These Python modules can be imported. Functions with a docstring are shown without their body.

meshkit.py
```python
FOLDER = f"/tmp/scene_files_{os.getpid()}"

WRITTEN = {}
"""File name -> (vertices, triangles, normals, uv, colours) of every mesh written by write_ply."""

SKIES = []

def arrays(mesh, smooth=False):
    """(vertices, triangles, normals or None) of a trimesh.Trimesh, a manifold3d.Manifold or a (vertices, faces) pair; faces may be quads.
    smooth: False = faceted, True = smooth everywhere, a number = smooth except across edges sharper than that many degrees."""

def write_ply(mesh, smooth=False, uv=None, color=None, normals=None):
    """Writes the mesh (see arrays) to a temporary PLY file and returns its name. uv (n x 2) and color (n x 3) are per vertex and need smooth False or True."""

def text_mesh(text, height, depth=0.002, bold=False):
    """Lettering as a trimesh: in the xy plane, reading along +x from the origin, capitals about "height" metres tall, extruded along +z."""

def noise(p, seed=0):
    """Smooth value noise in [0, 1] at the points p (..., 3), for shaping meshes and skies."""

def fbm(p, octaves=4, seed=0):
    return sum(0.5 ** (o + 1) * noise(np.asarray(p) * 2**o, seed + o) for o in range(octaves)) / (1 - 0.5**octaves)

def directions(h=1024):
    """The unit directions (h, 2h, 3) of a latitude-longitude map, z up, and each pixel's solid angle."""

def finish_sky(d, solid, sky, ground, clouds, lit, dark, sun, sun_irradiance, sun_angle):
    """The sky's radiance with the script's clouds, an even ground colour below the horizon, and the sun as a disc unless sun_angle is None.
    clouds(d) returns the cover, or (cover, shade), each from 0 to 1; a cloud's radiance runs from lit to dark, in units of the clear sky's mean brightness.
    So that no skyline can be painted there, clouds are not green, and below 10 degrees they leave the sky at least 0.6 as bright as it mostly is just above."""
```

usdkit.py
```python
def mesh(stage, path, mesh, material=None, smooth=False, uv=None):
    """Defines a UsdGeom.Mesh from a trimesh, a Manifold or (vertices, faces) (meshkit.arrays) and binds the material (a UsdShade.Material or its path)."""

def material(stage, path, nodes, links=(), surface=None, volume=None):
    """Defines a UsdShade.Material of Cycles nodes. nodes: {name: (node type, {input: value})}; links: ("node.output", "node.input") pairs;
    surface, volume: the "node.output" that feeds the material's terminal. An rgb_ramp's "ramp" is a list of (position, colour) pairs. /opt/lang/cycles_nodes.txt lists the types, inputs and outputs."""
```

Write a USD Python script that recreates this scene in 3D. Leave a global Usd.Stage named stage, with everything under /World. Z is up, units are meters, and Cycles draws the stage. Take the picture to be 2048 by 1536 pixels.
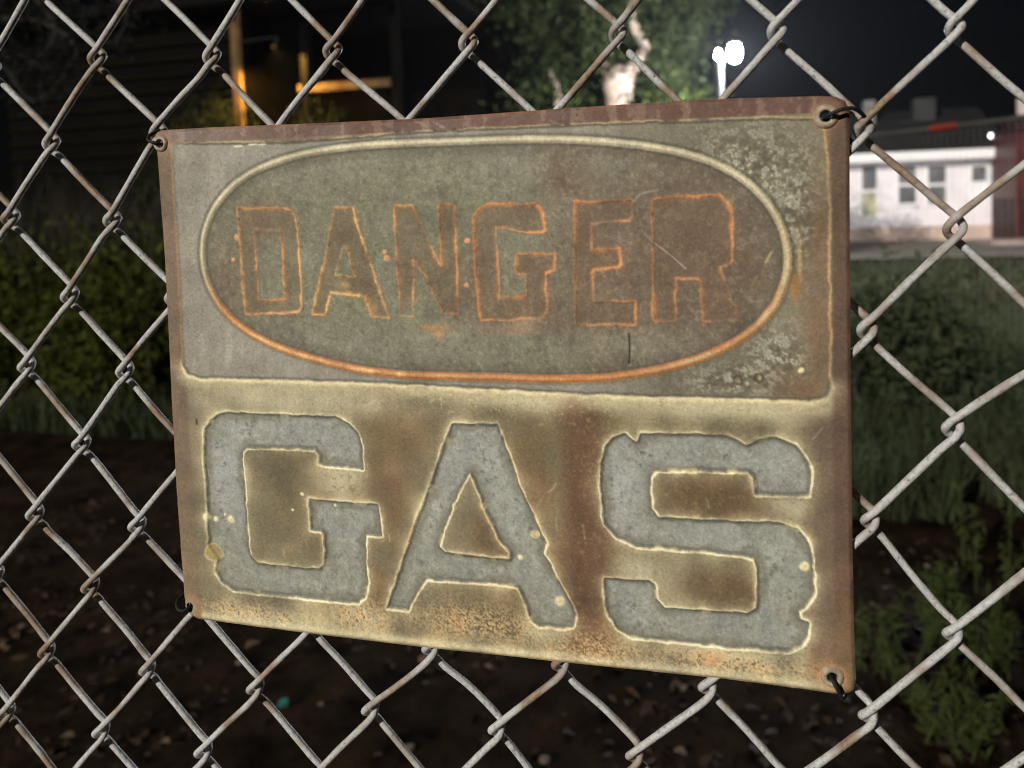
import math
import numpy as np
import shapely
from shapely.geometry import Polygon, LineString
from scipy.ndimage import gaussian_filter
import trimesh
import meshkit, usdkit
from pxr import Usd, UsdGeom, UsdLux, UsdShade, Sdf, Gf, Vt

stage = Usd.Stage.CreateInMemory()
UsdGeom.SetStageUpAxis(stage, UsdGeom.Tokens.z)
UsdGeom.SetStageMetersPerUnit(stage, 1.0)
world = UsdGeom.Xform.Define(stage, '/World')
stage.SetDefaultPrim(world.GetPrim())
UsdGeom.Scope.Define(stage, '/World/Looks')

# ------------------------------------------------------------------ camera, sky, light, exposure
EYE = np.array([0.28238096, -0.35200023, 1.6])
RIGHT, UP, BACK = np.array([[0.971769, 0.233937, -0.030637], [0.016398, 0.062571, 0.997906], [0.235364, -0.970236, 0.056968]])
FOCAL, SHIFT_X, SHIFT_Y = 28.125, -0.8789, -4.3945          # mm on a 36 mm wide frame
EXPOSURE = 0.0
KEY_INTENSITY, SKY_STRENGTH = 1.0, 0.0003
KEY_FROM = np.array([-0.50, -0.95, 0.44])                     # towards the light

cam = UsdGeom.Camera.Define(stage, '/World/camera')
m = np.eye(4); m[0, :3], m[1, :3], m[2, :3], m[3, :3] = RIGHT, UP, BACK, EYE
cam.AddTransformOp().Set(Gf.Matrix4d(*m.ravel().tolist()))
cam.CreateHorizontalApertureAttr(36.0); cam.CreateVerticalApertureAttr(27.0)
cam.CreateHorizontalApertureOffsetAttr(SHIFT_X); cam.CreateVerticalApertureOffsetAttr(SHIFT_Y)
cam.CreateFocalLengthAttr(FOCAL)
cam.CreateFStopAttr(8.8); cam.CreateFocusDistanceAttr(0.39)
cam.CreateClippingRangeAttr(Gf.Vec2f(0.02, 2000.0))
cam.CreateExposureAttr(EXPOSURE)

KEY_FROM = KEY_FROM / np.linalg.norm(KEY_FROM)
elev, rot = math.asin(KEY_FROM[2]), math.atan2(KEY_FROM[0], KEY_FROM[1])
usdkit.material(stage, '/World/Looks/night_sky', {
    'sky': ('sky_texture', {'sky_type': 'single_scattering', 'sun_disc': False, 'sun_elevation': elev, 'sun_rotation': rot}),
    'bg': ('background_shader', {'strength': SKY_STRENGTH})}, [('sky.color', 'bg.color')], surface='bg.background')
dome = UsdLux.DomeLight.Define(stage, '/World/sky')
UsdShade.MaterialBindingAPI.Apply(dome.GetPrim()).Bind(UsdShade.Material.Get(stage, '/World/Looks/night_sky'))
dome.GetPrim().SetCustomDataByKey('kind', 'structure')
key = UsdLux.DistantLight.Define(stage, '/World/key_light')
key.CreateNormalizeAttr(True); key.CreateIntensityAttr(KEY_INTENSITY); key.CreateAngleAttr(0.5)
key.CreateColorAttr(Gf.Vec3f(1.0, 0.965, 0.90))
kz = KEY_FROM; kx = np.cross([0, 0, 1], kz); kx /= np.linalg.norm(kx); ky = np.cross(kz, kx)
m = np.eye(4); m[0, :3], m[1, :3], m[2, :3] = kx, ky, kz
key.AddTransformOp().Set(Gf.Matrix4d(*m.ravel().tolist()))

# ------------------------------------------------------------------ helpers
used = {}
def numbered(parent, name):
    k = used.get((parent, name), 0); used[(parent, name)] = k + 1
    return f'{parent}/{name}' + (f'_{k:03d}' if k else '')

def tag(prim, label=None, category=None, group=None, kind=None):
    for k, v in (('label', label), ('category', category), ('group', group), ('kind', kind)):
        if v: prim.SetCustomDataByKey(k, v)
    return prim

def mat(name): return UsdShade.Material.Get(stage, '/World/Looks/' + name)

def thing(name, label, category, loc=(0, 0, 0), rz=0.0, group=None):
    x = UsdGeom.Xform.Define(stage, numbered('/World', name))
    x.AddTranslateOp().Set(Gf.Vec3d(*map(float, loc)))
    if rz: x.AddRotateZOp().Set(math.degrees(rz))
    return tag(x.GetPrim(), label, category, group)

TALLEST = [0.0]
def obj(name, mesh, material, parent=None, smooth=False, color=None, normals=None, **tags):
    """One mesh; its points are given in world coordinates and moved into the parent's frame."""
    path = numbered(str(parent.GetPath()) if parent else '/World', name)
    v, f, n = meshkit.arrays(mesh, smooth)
    if normals is not None: n = normals
    TALLEST[0] = max(TALLEST[0], float(v[:, 2].max()))
    m = UsdGeom.Mesh.Define(stage, path)
    if parent:
        top = parent
        while top.GetParent().GetPath() != Sdf.Path('/World'): top = top.GetParent()
        o = UsdGeom.XformCache().GetLocalToWorldTransform(top)
        M = np.array(o); v = np.c_[v, np.ones(len(v))] @ np.linalg.inv(M); v = v[:, :3]
        if n is not None: n = n @ np.linalg.inv(M)[:3, :3]
    m.CreatePointsAttr(Vt.Vec3fArray.FromNumpy(np.ascontiguousarray(v, np.float32)))
    m.CreateFaceVertexCountsAttr(Vt.IntArray.FromNumpy(np.full(len(f), 3, np.int32)))
    m.CreateFaceVertexIndicesAttr(Vt.IntArray.FromNumpy(np.ascontiguousarray(f, np.int32).ravel()))
    m.CreateSubdivisionSchemeAttr('none')
    if n is not None:
        m.CreateNormalsAttr(Vt.Vec3fArray.FromNumpy(np.ascontiguousarray(n, np.float32))); m.SetNormalsInterpolation('vertex')
    if color is not None:
        UsdGeom.PrimvarsAPI(m).CreatePrimvar('tint', Sdf.ValueTypeNames.Color3fArray, 'vertex').Set(Vt.Vec3fArray.FromNumpy(np.ascontiguousarray(color, np.float32)))
    UsdShade.MaterialBindingAPI.Apply(m.GetPrim()).Bind(mat(material))
    return tag(m.GetPrim(), **tags)

def lin(*c):
    c = np.asarray(c[0] if len(c) == 1 else c, float) / 255.0
    return np.where(c <= 0.04045, c / 12.92, ((c + 0.055) / 1.055) ** 2.4)

def spline(pts, n, closed=False):
    """Catmull-Rom through the points, n steps a span."""
    p = np.asarray(pts, float)
    p = np.vstack([p[-1:], p, p[:2]]) if closed else np.vstack([2 * p[:1] - p[1:2], p, 2 * p[-1:] - p[-2:-1]])
    t = np.linspace(0, 1, n, endpoint=False)[:, None]
    out = [0.5 * (2 * b + (c - a) * t + (2 * a - 5 * b + 4 * c - d) * t ** 2 + (3 * b - a - 3 * c + d) * t ** 3)
           for a, b, c, d in zip(p[:-3], p[1:-2], p[2:-1], p[3:])]
    return np.vstack(out + ([] if closed else [p[-2:-1]]))

def tube(path, radius, sides=8, closed=False):
    path = np.asarray(path, float); n = len(path)
    r = np.broadcast_to(np.asarray(radius, float), (n,))
    t = np.roll(path, -1, 0) - np.roll(path, 1, 0)
    if not closed: t[0], t[-1] = path[1] - path[0], path[-1] - path[-2]
    t /= np.maximum(np.linalg.norm(t, axis=1, keepdims=True), 1e-12)
    u = np.zeros_like(t)
    a = np.cross(t[0], [0.31, 0.87, 0.38]); u[0] = a / np.linalg.norm(a)
    for i in range(1, n):
        a = u[i - 1] - t[i] * (u[i - 1] @ t[i]); u[i] = a / np.linalg.norm(a)
    w = np.cross(t, u)
    ang = np.arange(sides) / sides * 2 * np.pi
    v = (path[:, None] + r[:, None, None] * (np.cos(ang)[None, :, None] * u[:, None] + np.sin(ang)[None, :, None] * w[:, None])).reshape(-1, 3)
    i, j = np.meshgrid(np.arange(n if closed else n - 1), np.arange(sides), indexing='ij')
    i, j = i.ravel(), j.ravel(); k = (i + 1) % n; j2 = (j + 1) % sides
    q = np.stack([i * sides + j, i * sides + j2, k * sides + j2, k * sides + j], 1)
    f = np.vstack([q[:, [0, 1, 2]], q[:, [0, 2, 3]]])
    if not closed:
        v = np.vstack([v, path[:1], path[-1:]]); s, e = len(v) - 2, len(v) - 1
        jj = np.arange(sides)
        f = np.vstack([f, np.stack([np.full(sides, s), (jj + 1) % sides, jj], 1), np.stack([np.full(sides, e), (n - 1) * sides + jj, (n - 1) * sides + (jj + 1) % sides], 1)])
    return v, f

def join(parts):
    vs, fs, n = [], [], 0
    for v, f in parts:
        vs.append(v); fs.append(np.asarray(f) + n); n += len(v)
    return np.vstack(vs), np.vstack(fs)

def box(x0, x1, y0, y1, z0, z1, bevel=0.0):
    b = trimesh.creation.box([x1 - x0, y1 - y0, z1 - z0]); b.apply_translation([(x0 + x1) / 2, (y0 + y1) / 2, (z0 + z1) / 2])
    return np.array(b.vertices), np.array(b.faces)

def ray(px, py):
    """Direction of sight through a point of the 2048 x 1536 picture, one metre deep (used to measure where things stand)."""
    return RIGHT * (px - 1074) / 1600 - UP * (py - 518) / 1600 - BACK

def at(px, py, y):
    d = ray(px, py); return EYE + d * (y - EYE[1]) / d[1]

def on_ground(px, py):
    d = ray(px, py); return EYE - d * EYE[2] / d[2]

def leaves(centres, size, rng, flat=0.0, aspect=0.45, up=(0, 0, 1)):
    """Folded diamond leaves, four points and two triangles each."""
    n = len(centres)
    size = np.broadcast_to(np.asarray(size, float), (n,))[:, None]
    a = rng.standard_normal((n, 3)); a[:, 2] *= (1 - flat); a /= np.linalg.norm(a, axis=1, keepdims=True)
    b = rng.standard_normal((n, 3)); b[:, 2] *= (1 - flat)
    b -= a * (a * b).sum(1, keepdims=True); b /= np.linalg.norm(b, axis=1, keepdims=True)
    c = np.cross(a, b)
    v = np.stack([centres - a * size * 0.5, centres + b * size * aspect * 0.5 + c * size * 0.08, centres + a * size * 0.5, centres - b * size * aspect * 0.5 + c * size * 0.08], 1).reshape(-1, 3)
    k = np.arange(n)[:, None] * 4
    return v, np.vstack([k + [0, 1, 2], k + [0, 2, 3]])

def blades(roots, height, width, rng, lean=0.35, droop=0.25):
    """Grass blades of three tapering steps."""
    n = len(roots); h = np.broadcast_to(np.asarray(height, float), (n,))[:, None]; w = np.broadcast_to(np.asarray(width, float), (n,))[:, None]
    ang = rng.random(n) * 2 * np.pi; d = np.stack([np.cos(ang), np.sin(ang), np.zeros(n)], 1)
    s = np.stack([-np.sin(ang), np.cos(ang), np.zeros(n)], 1)
    tw = rng.random(n) * 2 * np.pi; s = s * np.cos(tw)[:, None] + d * np.sin(tw)[:, None]
    le = (rng.random((n, 1)) * lean)
    p0 = roots; p1 = roots + h * ([0, 0, 0.45] + d * le * 0.3); p2 = roots + h * ([0, 0, 0.8] + d * (le * 0.8)); p3 = roots + h * (np.array([0, 0, 1.0]) - np.array([0, 0, 1]) * droop * le + d * (le * 1.5))
    v = np.stack([p0 - s * w, p0 + s * w, p1 - s * w * .85, p1 + s * w * .85, p2 - s * w * .55, p2 + s * w * .55, p3], 1).reshape(-1, 3)
    k = np.arange(n)[:, None] * 7
    return v, np.vstack([k + x for x in ([0, 1, 3], [0, 3, 2], [2, 3, 5], [2, 5, 4], [4, 5, 6])])

# ------------------------------------------------------------------ materials
def plain(name, colour, rough=0.7, var=0.25, scale=8.0, metallic=0.0, bump=0.0, bump_scale=60.0, second=None, spec=0.3, obj_space=False):
    """A principled surface whose colour wanders between two tones with noise of two sizes."""
    c = np.asarray(colour, float); d = np.asarray(second, float) if second is not None else c * (1 - var)
    nodes = {'g': ('geometry', {}), 'n': ('noise_texture', {'scale': scale, 'detail': 6.0, 'roughness': 0.62}),
             'r': ('rgb_ramp', {'ramp': [(0.33, d), (0.67, c * (1 + var * 0.4))]}),
             'p': ('principled_bsdf', {'roughness': rough, 'metallic': metallic, 'specular_ior_level': spec})}
    links = [('g.position', 'n.vector'), ('n.fac', 'r.fac'), ('r.color', 'p.base_color')]
    if bump:
        nodes['bn'] = ('noise_texture', {'scale': bump_scale, 'detail': 5.0, 'roughness': 0.6}); nodes['b'] = ('bump', {'strength': bump, 'distance': 0.6 / bump_scale})
        links += [('g.position', 'bn.vector'), ('bn.fac', 'b.height'), ('b.normal', 'p.normal')]
    return usdkit.material(stage, '/World/Looks/' + name, nodes, links, surface='p.BSDF')

def leafy(name, a, b, trans=0.3):
    usdkit.material(stage, '/World/Looks/' + name, {
        'g': ('geometry', {}), 'n': ('noise_texture', {'scale': 1.7, 'detail': 3.0}),
        'rm': ('math', {'math_type': 'multiply_add', 'value2': 0.6, 'value3': -0.3}), 'ad': ('math', {'math_type': 'add'}),
        'r': ('rgb_ramp', {'ramp': [(0.25, a), (0.75, b)]}),
        'p': ('principled_bsdf', {'roughness': 0.75, 'specular_ior_level': 0.08}), 't': ('translucent_bsdf', {}), 'mx': ('mix_closure', {'fac': trans})},
        [('g.position', 'n.vector'), ('g.random_per_island', 'rm.value1'), ('n.fac', 'ad.value1'), ('rm.value', 'ad.value2'), ('ad.value', 'r.fac'),
         ('r.color', 'p.base_color'), ('r.color', 't.color'), ('p.BSDF', 'mx.closure1'), ('t.BSDF', 'mx.closure2')], surface='mx.closure')

def glow(name, colour, strength):
    usdkit.material(stage, '/World/Looks/' + name, {'e': ('emission', {'color': colour, 'strength': strength})}, surface='e.emission')

# the sheet of the sign: its own worn colours, with fine grain added
usdkit.material(stage, '/World/Looks/worn_enamel', {
    'a': ('attribute', {'attribute': 'tint'}), 'g': ('geometry', {}),
    'n': ('noise_texture', {'scale': 900.0, 'detail': 4.0, 'roughness': 0.7}), 'r': ('rgb_ramp', {'ramp': [(0.25, (0.78, 0.78, 0.78)), (0.75, (1.18, 1.18, 1.18))]}),
    'mx': ('mix', {'mix_type': 'multiply', 'fac': 1.0}),
    'bn': ('noise_texture', {'scale': 700.0, 'detail': 5.0, 'roughness': 0.7}), 'b': ('bump', {'strength': 0.35, 'distance': 0.0006}),
    'rn': ('noise_texture', {'scale': 60.0, 'detail': 4.0}), 'rr': ('rgb_ramp', {'ramp': [(0.3, (0.5, 0.5, 0.5)), (0.7, (0.78, 0.78, 0.78))]}),
    'p': ('principled_bsdf', {'specular_ior_level': 0.3, 'metallic': 0.0})},
    [('g.position', 'n.vector'), ('n.fac', 'r.fac'), ('a.color', 'mx.color1'), ('r.color', 'mx.color2'), ('mx.color', 'p.base_color'),
     ('g.position', 'bn.vector'), ('bn.fac', 'b.height'), ('b.normal', 'p.normal'), ('g.position', 'rn.vector'), ('rn.fac', 'rr.fac'), ('rr.color', 'p.roughness')], surface='p.BSDF')

def galvanised(name, rust_lo, rust_hi):
    """Chalky zinc with long rust-brown stretches and dark pits."""
    usdkit.material(stage, '/World/Looks/' + name, {
        'g': ('geometry', {}), 'n': ('noise_texture', {'scale': 34.0, 'detail': 3.0, 'roughness': 0.55}),
        'f': ('noise_texture', {'scale': 520.0, 'detail': 4.0, 'roughness': 0.7}),
        'w': ('math', {'math_type': 'multiply_add', 'value2': 0.22, 'value3': -0.11}), 'ad': ('math', {'math_type': 'add'}),
        'm': ('rgb_ramp', {'ramp': [(rust_lo, (0, 0, 0)), (rust_hi, (1, 1, 1))]}),
        'z': ('rgb_ramp', {'ramp': [(0.30, (0.10, 0.095, 0.09)), (0.40, (0.38, 0.37, 0.35)), (0.72, (0.60, 0.59, 0.565))]}),
        'k': ('rgb_ramp', {'ramp': [(0.3, (0.13, 0.080, 0.048)), (0.7, (0.36, 0.26, 0.175))]}),
        'mx': ('mix', {'mix_type': 'mix'}),
        'b': ('bump', {'strength': 0.6, 'distance': 0.0012}),
        'p': ('principled_bsdf', {'roughness': 0.62, 'specular_ior_level': 0.35, 'metallic': 0.0})},
        [('g.position', 'n.vector'), ('g.position', 'f.vector'), ('f.fac', 'w.value1'), ('n.fac', 'ad.value1'), ('w.value', 'ad.value2'), ('ad.value', 'm.fac'),
         ('f.fac', 'z.fac'), ('f.fac', 'k.fac'), ('m.color', 'mx.fac'), ('z.color', 'mx.color1'), ('k.color', 'mx.color2'), ('mx.color', 'p.base_color'),
         ('f.fac', 'b.height'), ('b.normal', 'p.normal')], surface='p.BSDF')
galvanised('zinc_wire', 0.49, 0.63)
plain('far_wire', (0.05, 0.047, 0.042), 0.6, 0.3, 3.0, spec=0.1)
plain('far_mesh_wire', (0.26, 0.25, 0.23), 0.6, 0.3, 3.0)
plain('shade_black', (0.004, 0.004, 0.004), 0.95, 0.2, 10.0, spec=0.02)
plain('black_wire', (0.012, 0.011, 0.010), 0.68, 0.3, 200.0)
plain('eyelet_brass', (0.34, 0.29, 0.21), 0.5, 0.5, 350.0, 0.0, 0.4, 900.0, second=(0.20, 0.13, 0.075))
plain('soil', (0.019, 0.0115, 0.006), 0.95, 0.5, 5.0, bump=0.9, bump_scale=26.0, second=(0.0016, 0.0010, 0.0006), spec=0.02)
leafy('dead_leaf', (0.030, 0.019, 0.011), (0.17, 0.108, 0.062), 0.1)
leafy('pale_leaf', (0.11, 0.075, 0.05), (0.22, 0.155, 0.11), 0.1)
leafy('grass_green', (0.045, 0.055, 0.026), (0.120, 0.135, 0.066), 0.25)
leafy('weed_green', (0.045, 0.058, 0.016), (0.135, 0.155, 0.048), 0.3)
leafy('shrub_leaf', (0.065, 0.075, 0.014), (0.165, 0.175, 0.038), 0.45)
leafy('dry_stalk', (0.035, 0.030, 0.018), (0.10, 0.085, 0.055), 0.15)
leafy('tree_leaf', (0.022, 0.028, 0.010), (0.085, 0.098, 0.036), 0.3)
leafy('lamplit_leaf', (0.06, 0.085, 0.016), (0.17, 0.21, 0.05), 0.35)  # brighter green stands for lamplight falling on the leaves
leafy('dark_leaf', (0.010, 0.010, 0.007), (0.030, 0.028, 0.020), 0.2)
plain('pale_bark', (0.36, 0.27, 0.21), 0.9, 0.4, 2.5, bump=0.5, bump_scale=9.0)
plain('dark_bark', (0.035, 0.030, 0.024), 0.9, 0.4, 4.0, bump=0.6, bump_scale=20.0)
plain('house_white', (0.76, 0.69, 0.69), 0.7, 0.14, 0.9)
plain('trim_white', (0.80, 0.76, 0.74), 0.6, 0.08, 1.0)
plain('skirting', (0.55, 0.40, 0.32), 0.8, 0.3, 1.5)
plain('roof_shingle', (0.014, 0.014, 0.0135), 0.95, 0.35, 1.2, bump=0.5, bump_scale=6.0, spec=0.05)
plain('gravel', (0.20, 0.18, 0.15), 0.95, 0.4, 1.5, spec=0.05)
plain('window_dark', (0.15, 0.15, 0.155), 0.25, 0.5, 1.1, spec=0.5)
plain('curtain', (0.42, 0.41, 0.27), 0.8, 0.2, 3.0)
plain('red_metal', (0.075, 0.016, 0.015), 0.45, 0.35, 1.3, second=(0.045, 0.009, 0.009))
plain('dark_red', (0.022, 0.004, 0.004), 0.6, 0.4, 1.5)
plain('pale_metal', (0.40, 0.33, 0.30), 0.6, 0.3, 2.0)
plain('concrete', (0.30, 0.22, 0.20), 0.9, 0.3, 2.0)
plain('red_tape', (0.16, 0.016, 0.008), 0.6, 0.3, 6.0)
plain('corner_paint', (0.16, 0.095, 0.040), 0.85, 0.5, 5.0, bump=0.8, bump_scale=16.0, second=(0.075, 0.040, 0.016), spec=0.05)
plain('lit_edge_tone', (0.008, 0.0055, 0.0025), 0.9, 0.5, 5.0, spec=0.03)  # lighter tone stands for light caught on the board edges
plain('unlit_wall', (0.0022, 0.0018, 0.0014), 0.95, 0.3, 1.5, spec=0.0)  # near-black colour stands for the darkness of unlit side and porch walls
plain('brown_board', (0.0032, 0.0026, 0.0020), 0.9, 0.35, 1.6, spec=0.03)
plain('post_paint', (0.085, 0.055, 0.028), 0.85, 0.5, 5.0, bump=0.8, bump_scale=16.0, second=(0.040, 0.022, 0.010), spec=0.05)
plain('dark_roof', (0.005, 0.0045, 0.004), 0.95, 0.3, 1.5, spec=0.03)
plain('pole_paint', (0.05, 0.049, 0.048), 0.7, 0.15, 2.0)
plain('teal_plastic', (0.025, 0.16, 0.13), 0.5, 0.4, 60.0, spec=0.3)
plain('stone', (0.10, 0.07, 0.055), 0.9, 0.4, 12.0, bump=0.5, bump_scale=50.0)

SHEET_GAIN, LAMP, AMBER = 1.32, 7000, 85000
AIR = 0.00016
FENCE_FIT = np.array([[-0.0389446, 1.6851382], [0.0337217, -0.0009231], [0.0018906, -0.0416873], [4.47e-05, -1.49e-05], [-0.0001106, -7.3e-05], [-0.0001161, 6.32e-05]])
FENCE_NODES = {(0, 0): (-0.5, 1.1), (2, 0): (0.3, -0.8), (4, 0): (-0.6, -1.1), (6, 0): (0.5, -0.3), (8, 0): (1.3, 1.0), (10, 0): (0.6, -0.7), (12, 0): (0.2, -1.9), (-1, 1): (-0.9, -0.9), (1, 1): (-1.1, 3.2), (11, 1): (-0.7, 0.1), (-2, 2): (0.5, 0.0), (0, 2): (-0.3, -0.8), (12, 2): (-0.5, 1.5), (-1, 3): (1.3, -0.9), (11, 3): (-0.1, -0.0), (-2, 4): (2.0, 0.2), (0, 4): (-0.9, 0.9), (12, 4): (-1.3, 2.7), (-1, 5): (1.1, 0.1), (11, 5): (0.9, 1.6), (-2, 6): (-0.9, -1.6), (0, 6): (-0.1, -1.2), (12, 6): (-0.2, -1.6), (-1, 7): (-0.9, 1.3), (11, 7): (0.8, -2.0), (-2, 8): (-0.7, 0.3), (0, 8): (-0.0, 0.3), (2, 8): (0.4, 0.5), (4, 8): (-0.2, 0.4), (6, 8): (0.2, 2.2), (8, 8): (0.3, 1.7), (-3, 9): (0.6, 0.0), (-1, 9): (-0.3, -0.1), (1, 9): (0.0, 0.3), (5, 7): (0.3, -3.4), (7, 7): (-0.8, -1.1), (9, 7): (0.1, -0.8)}
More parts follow.
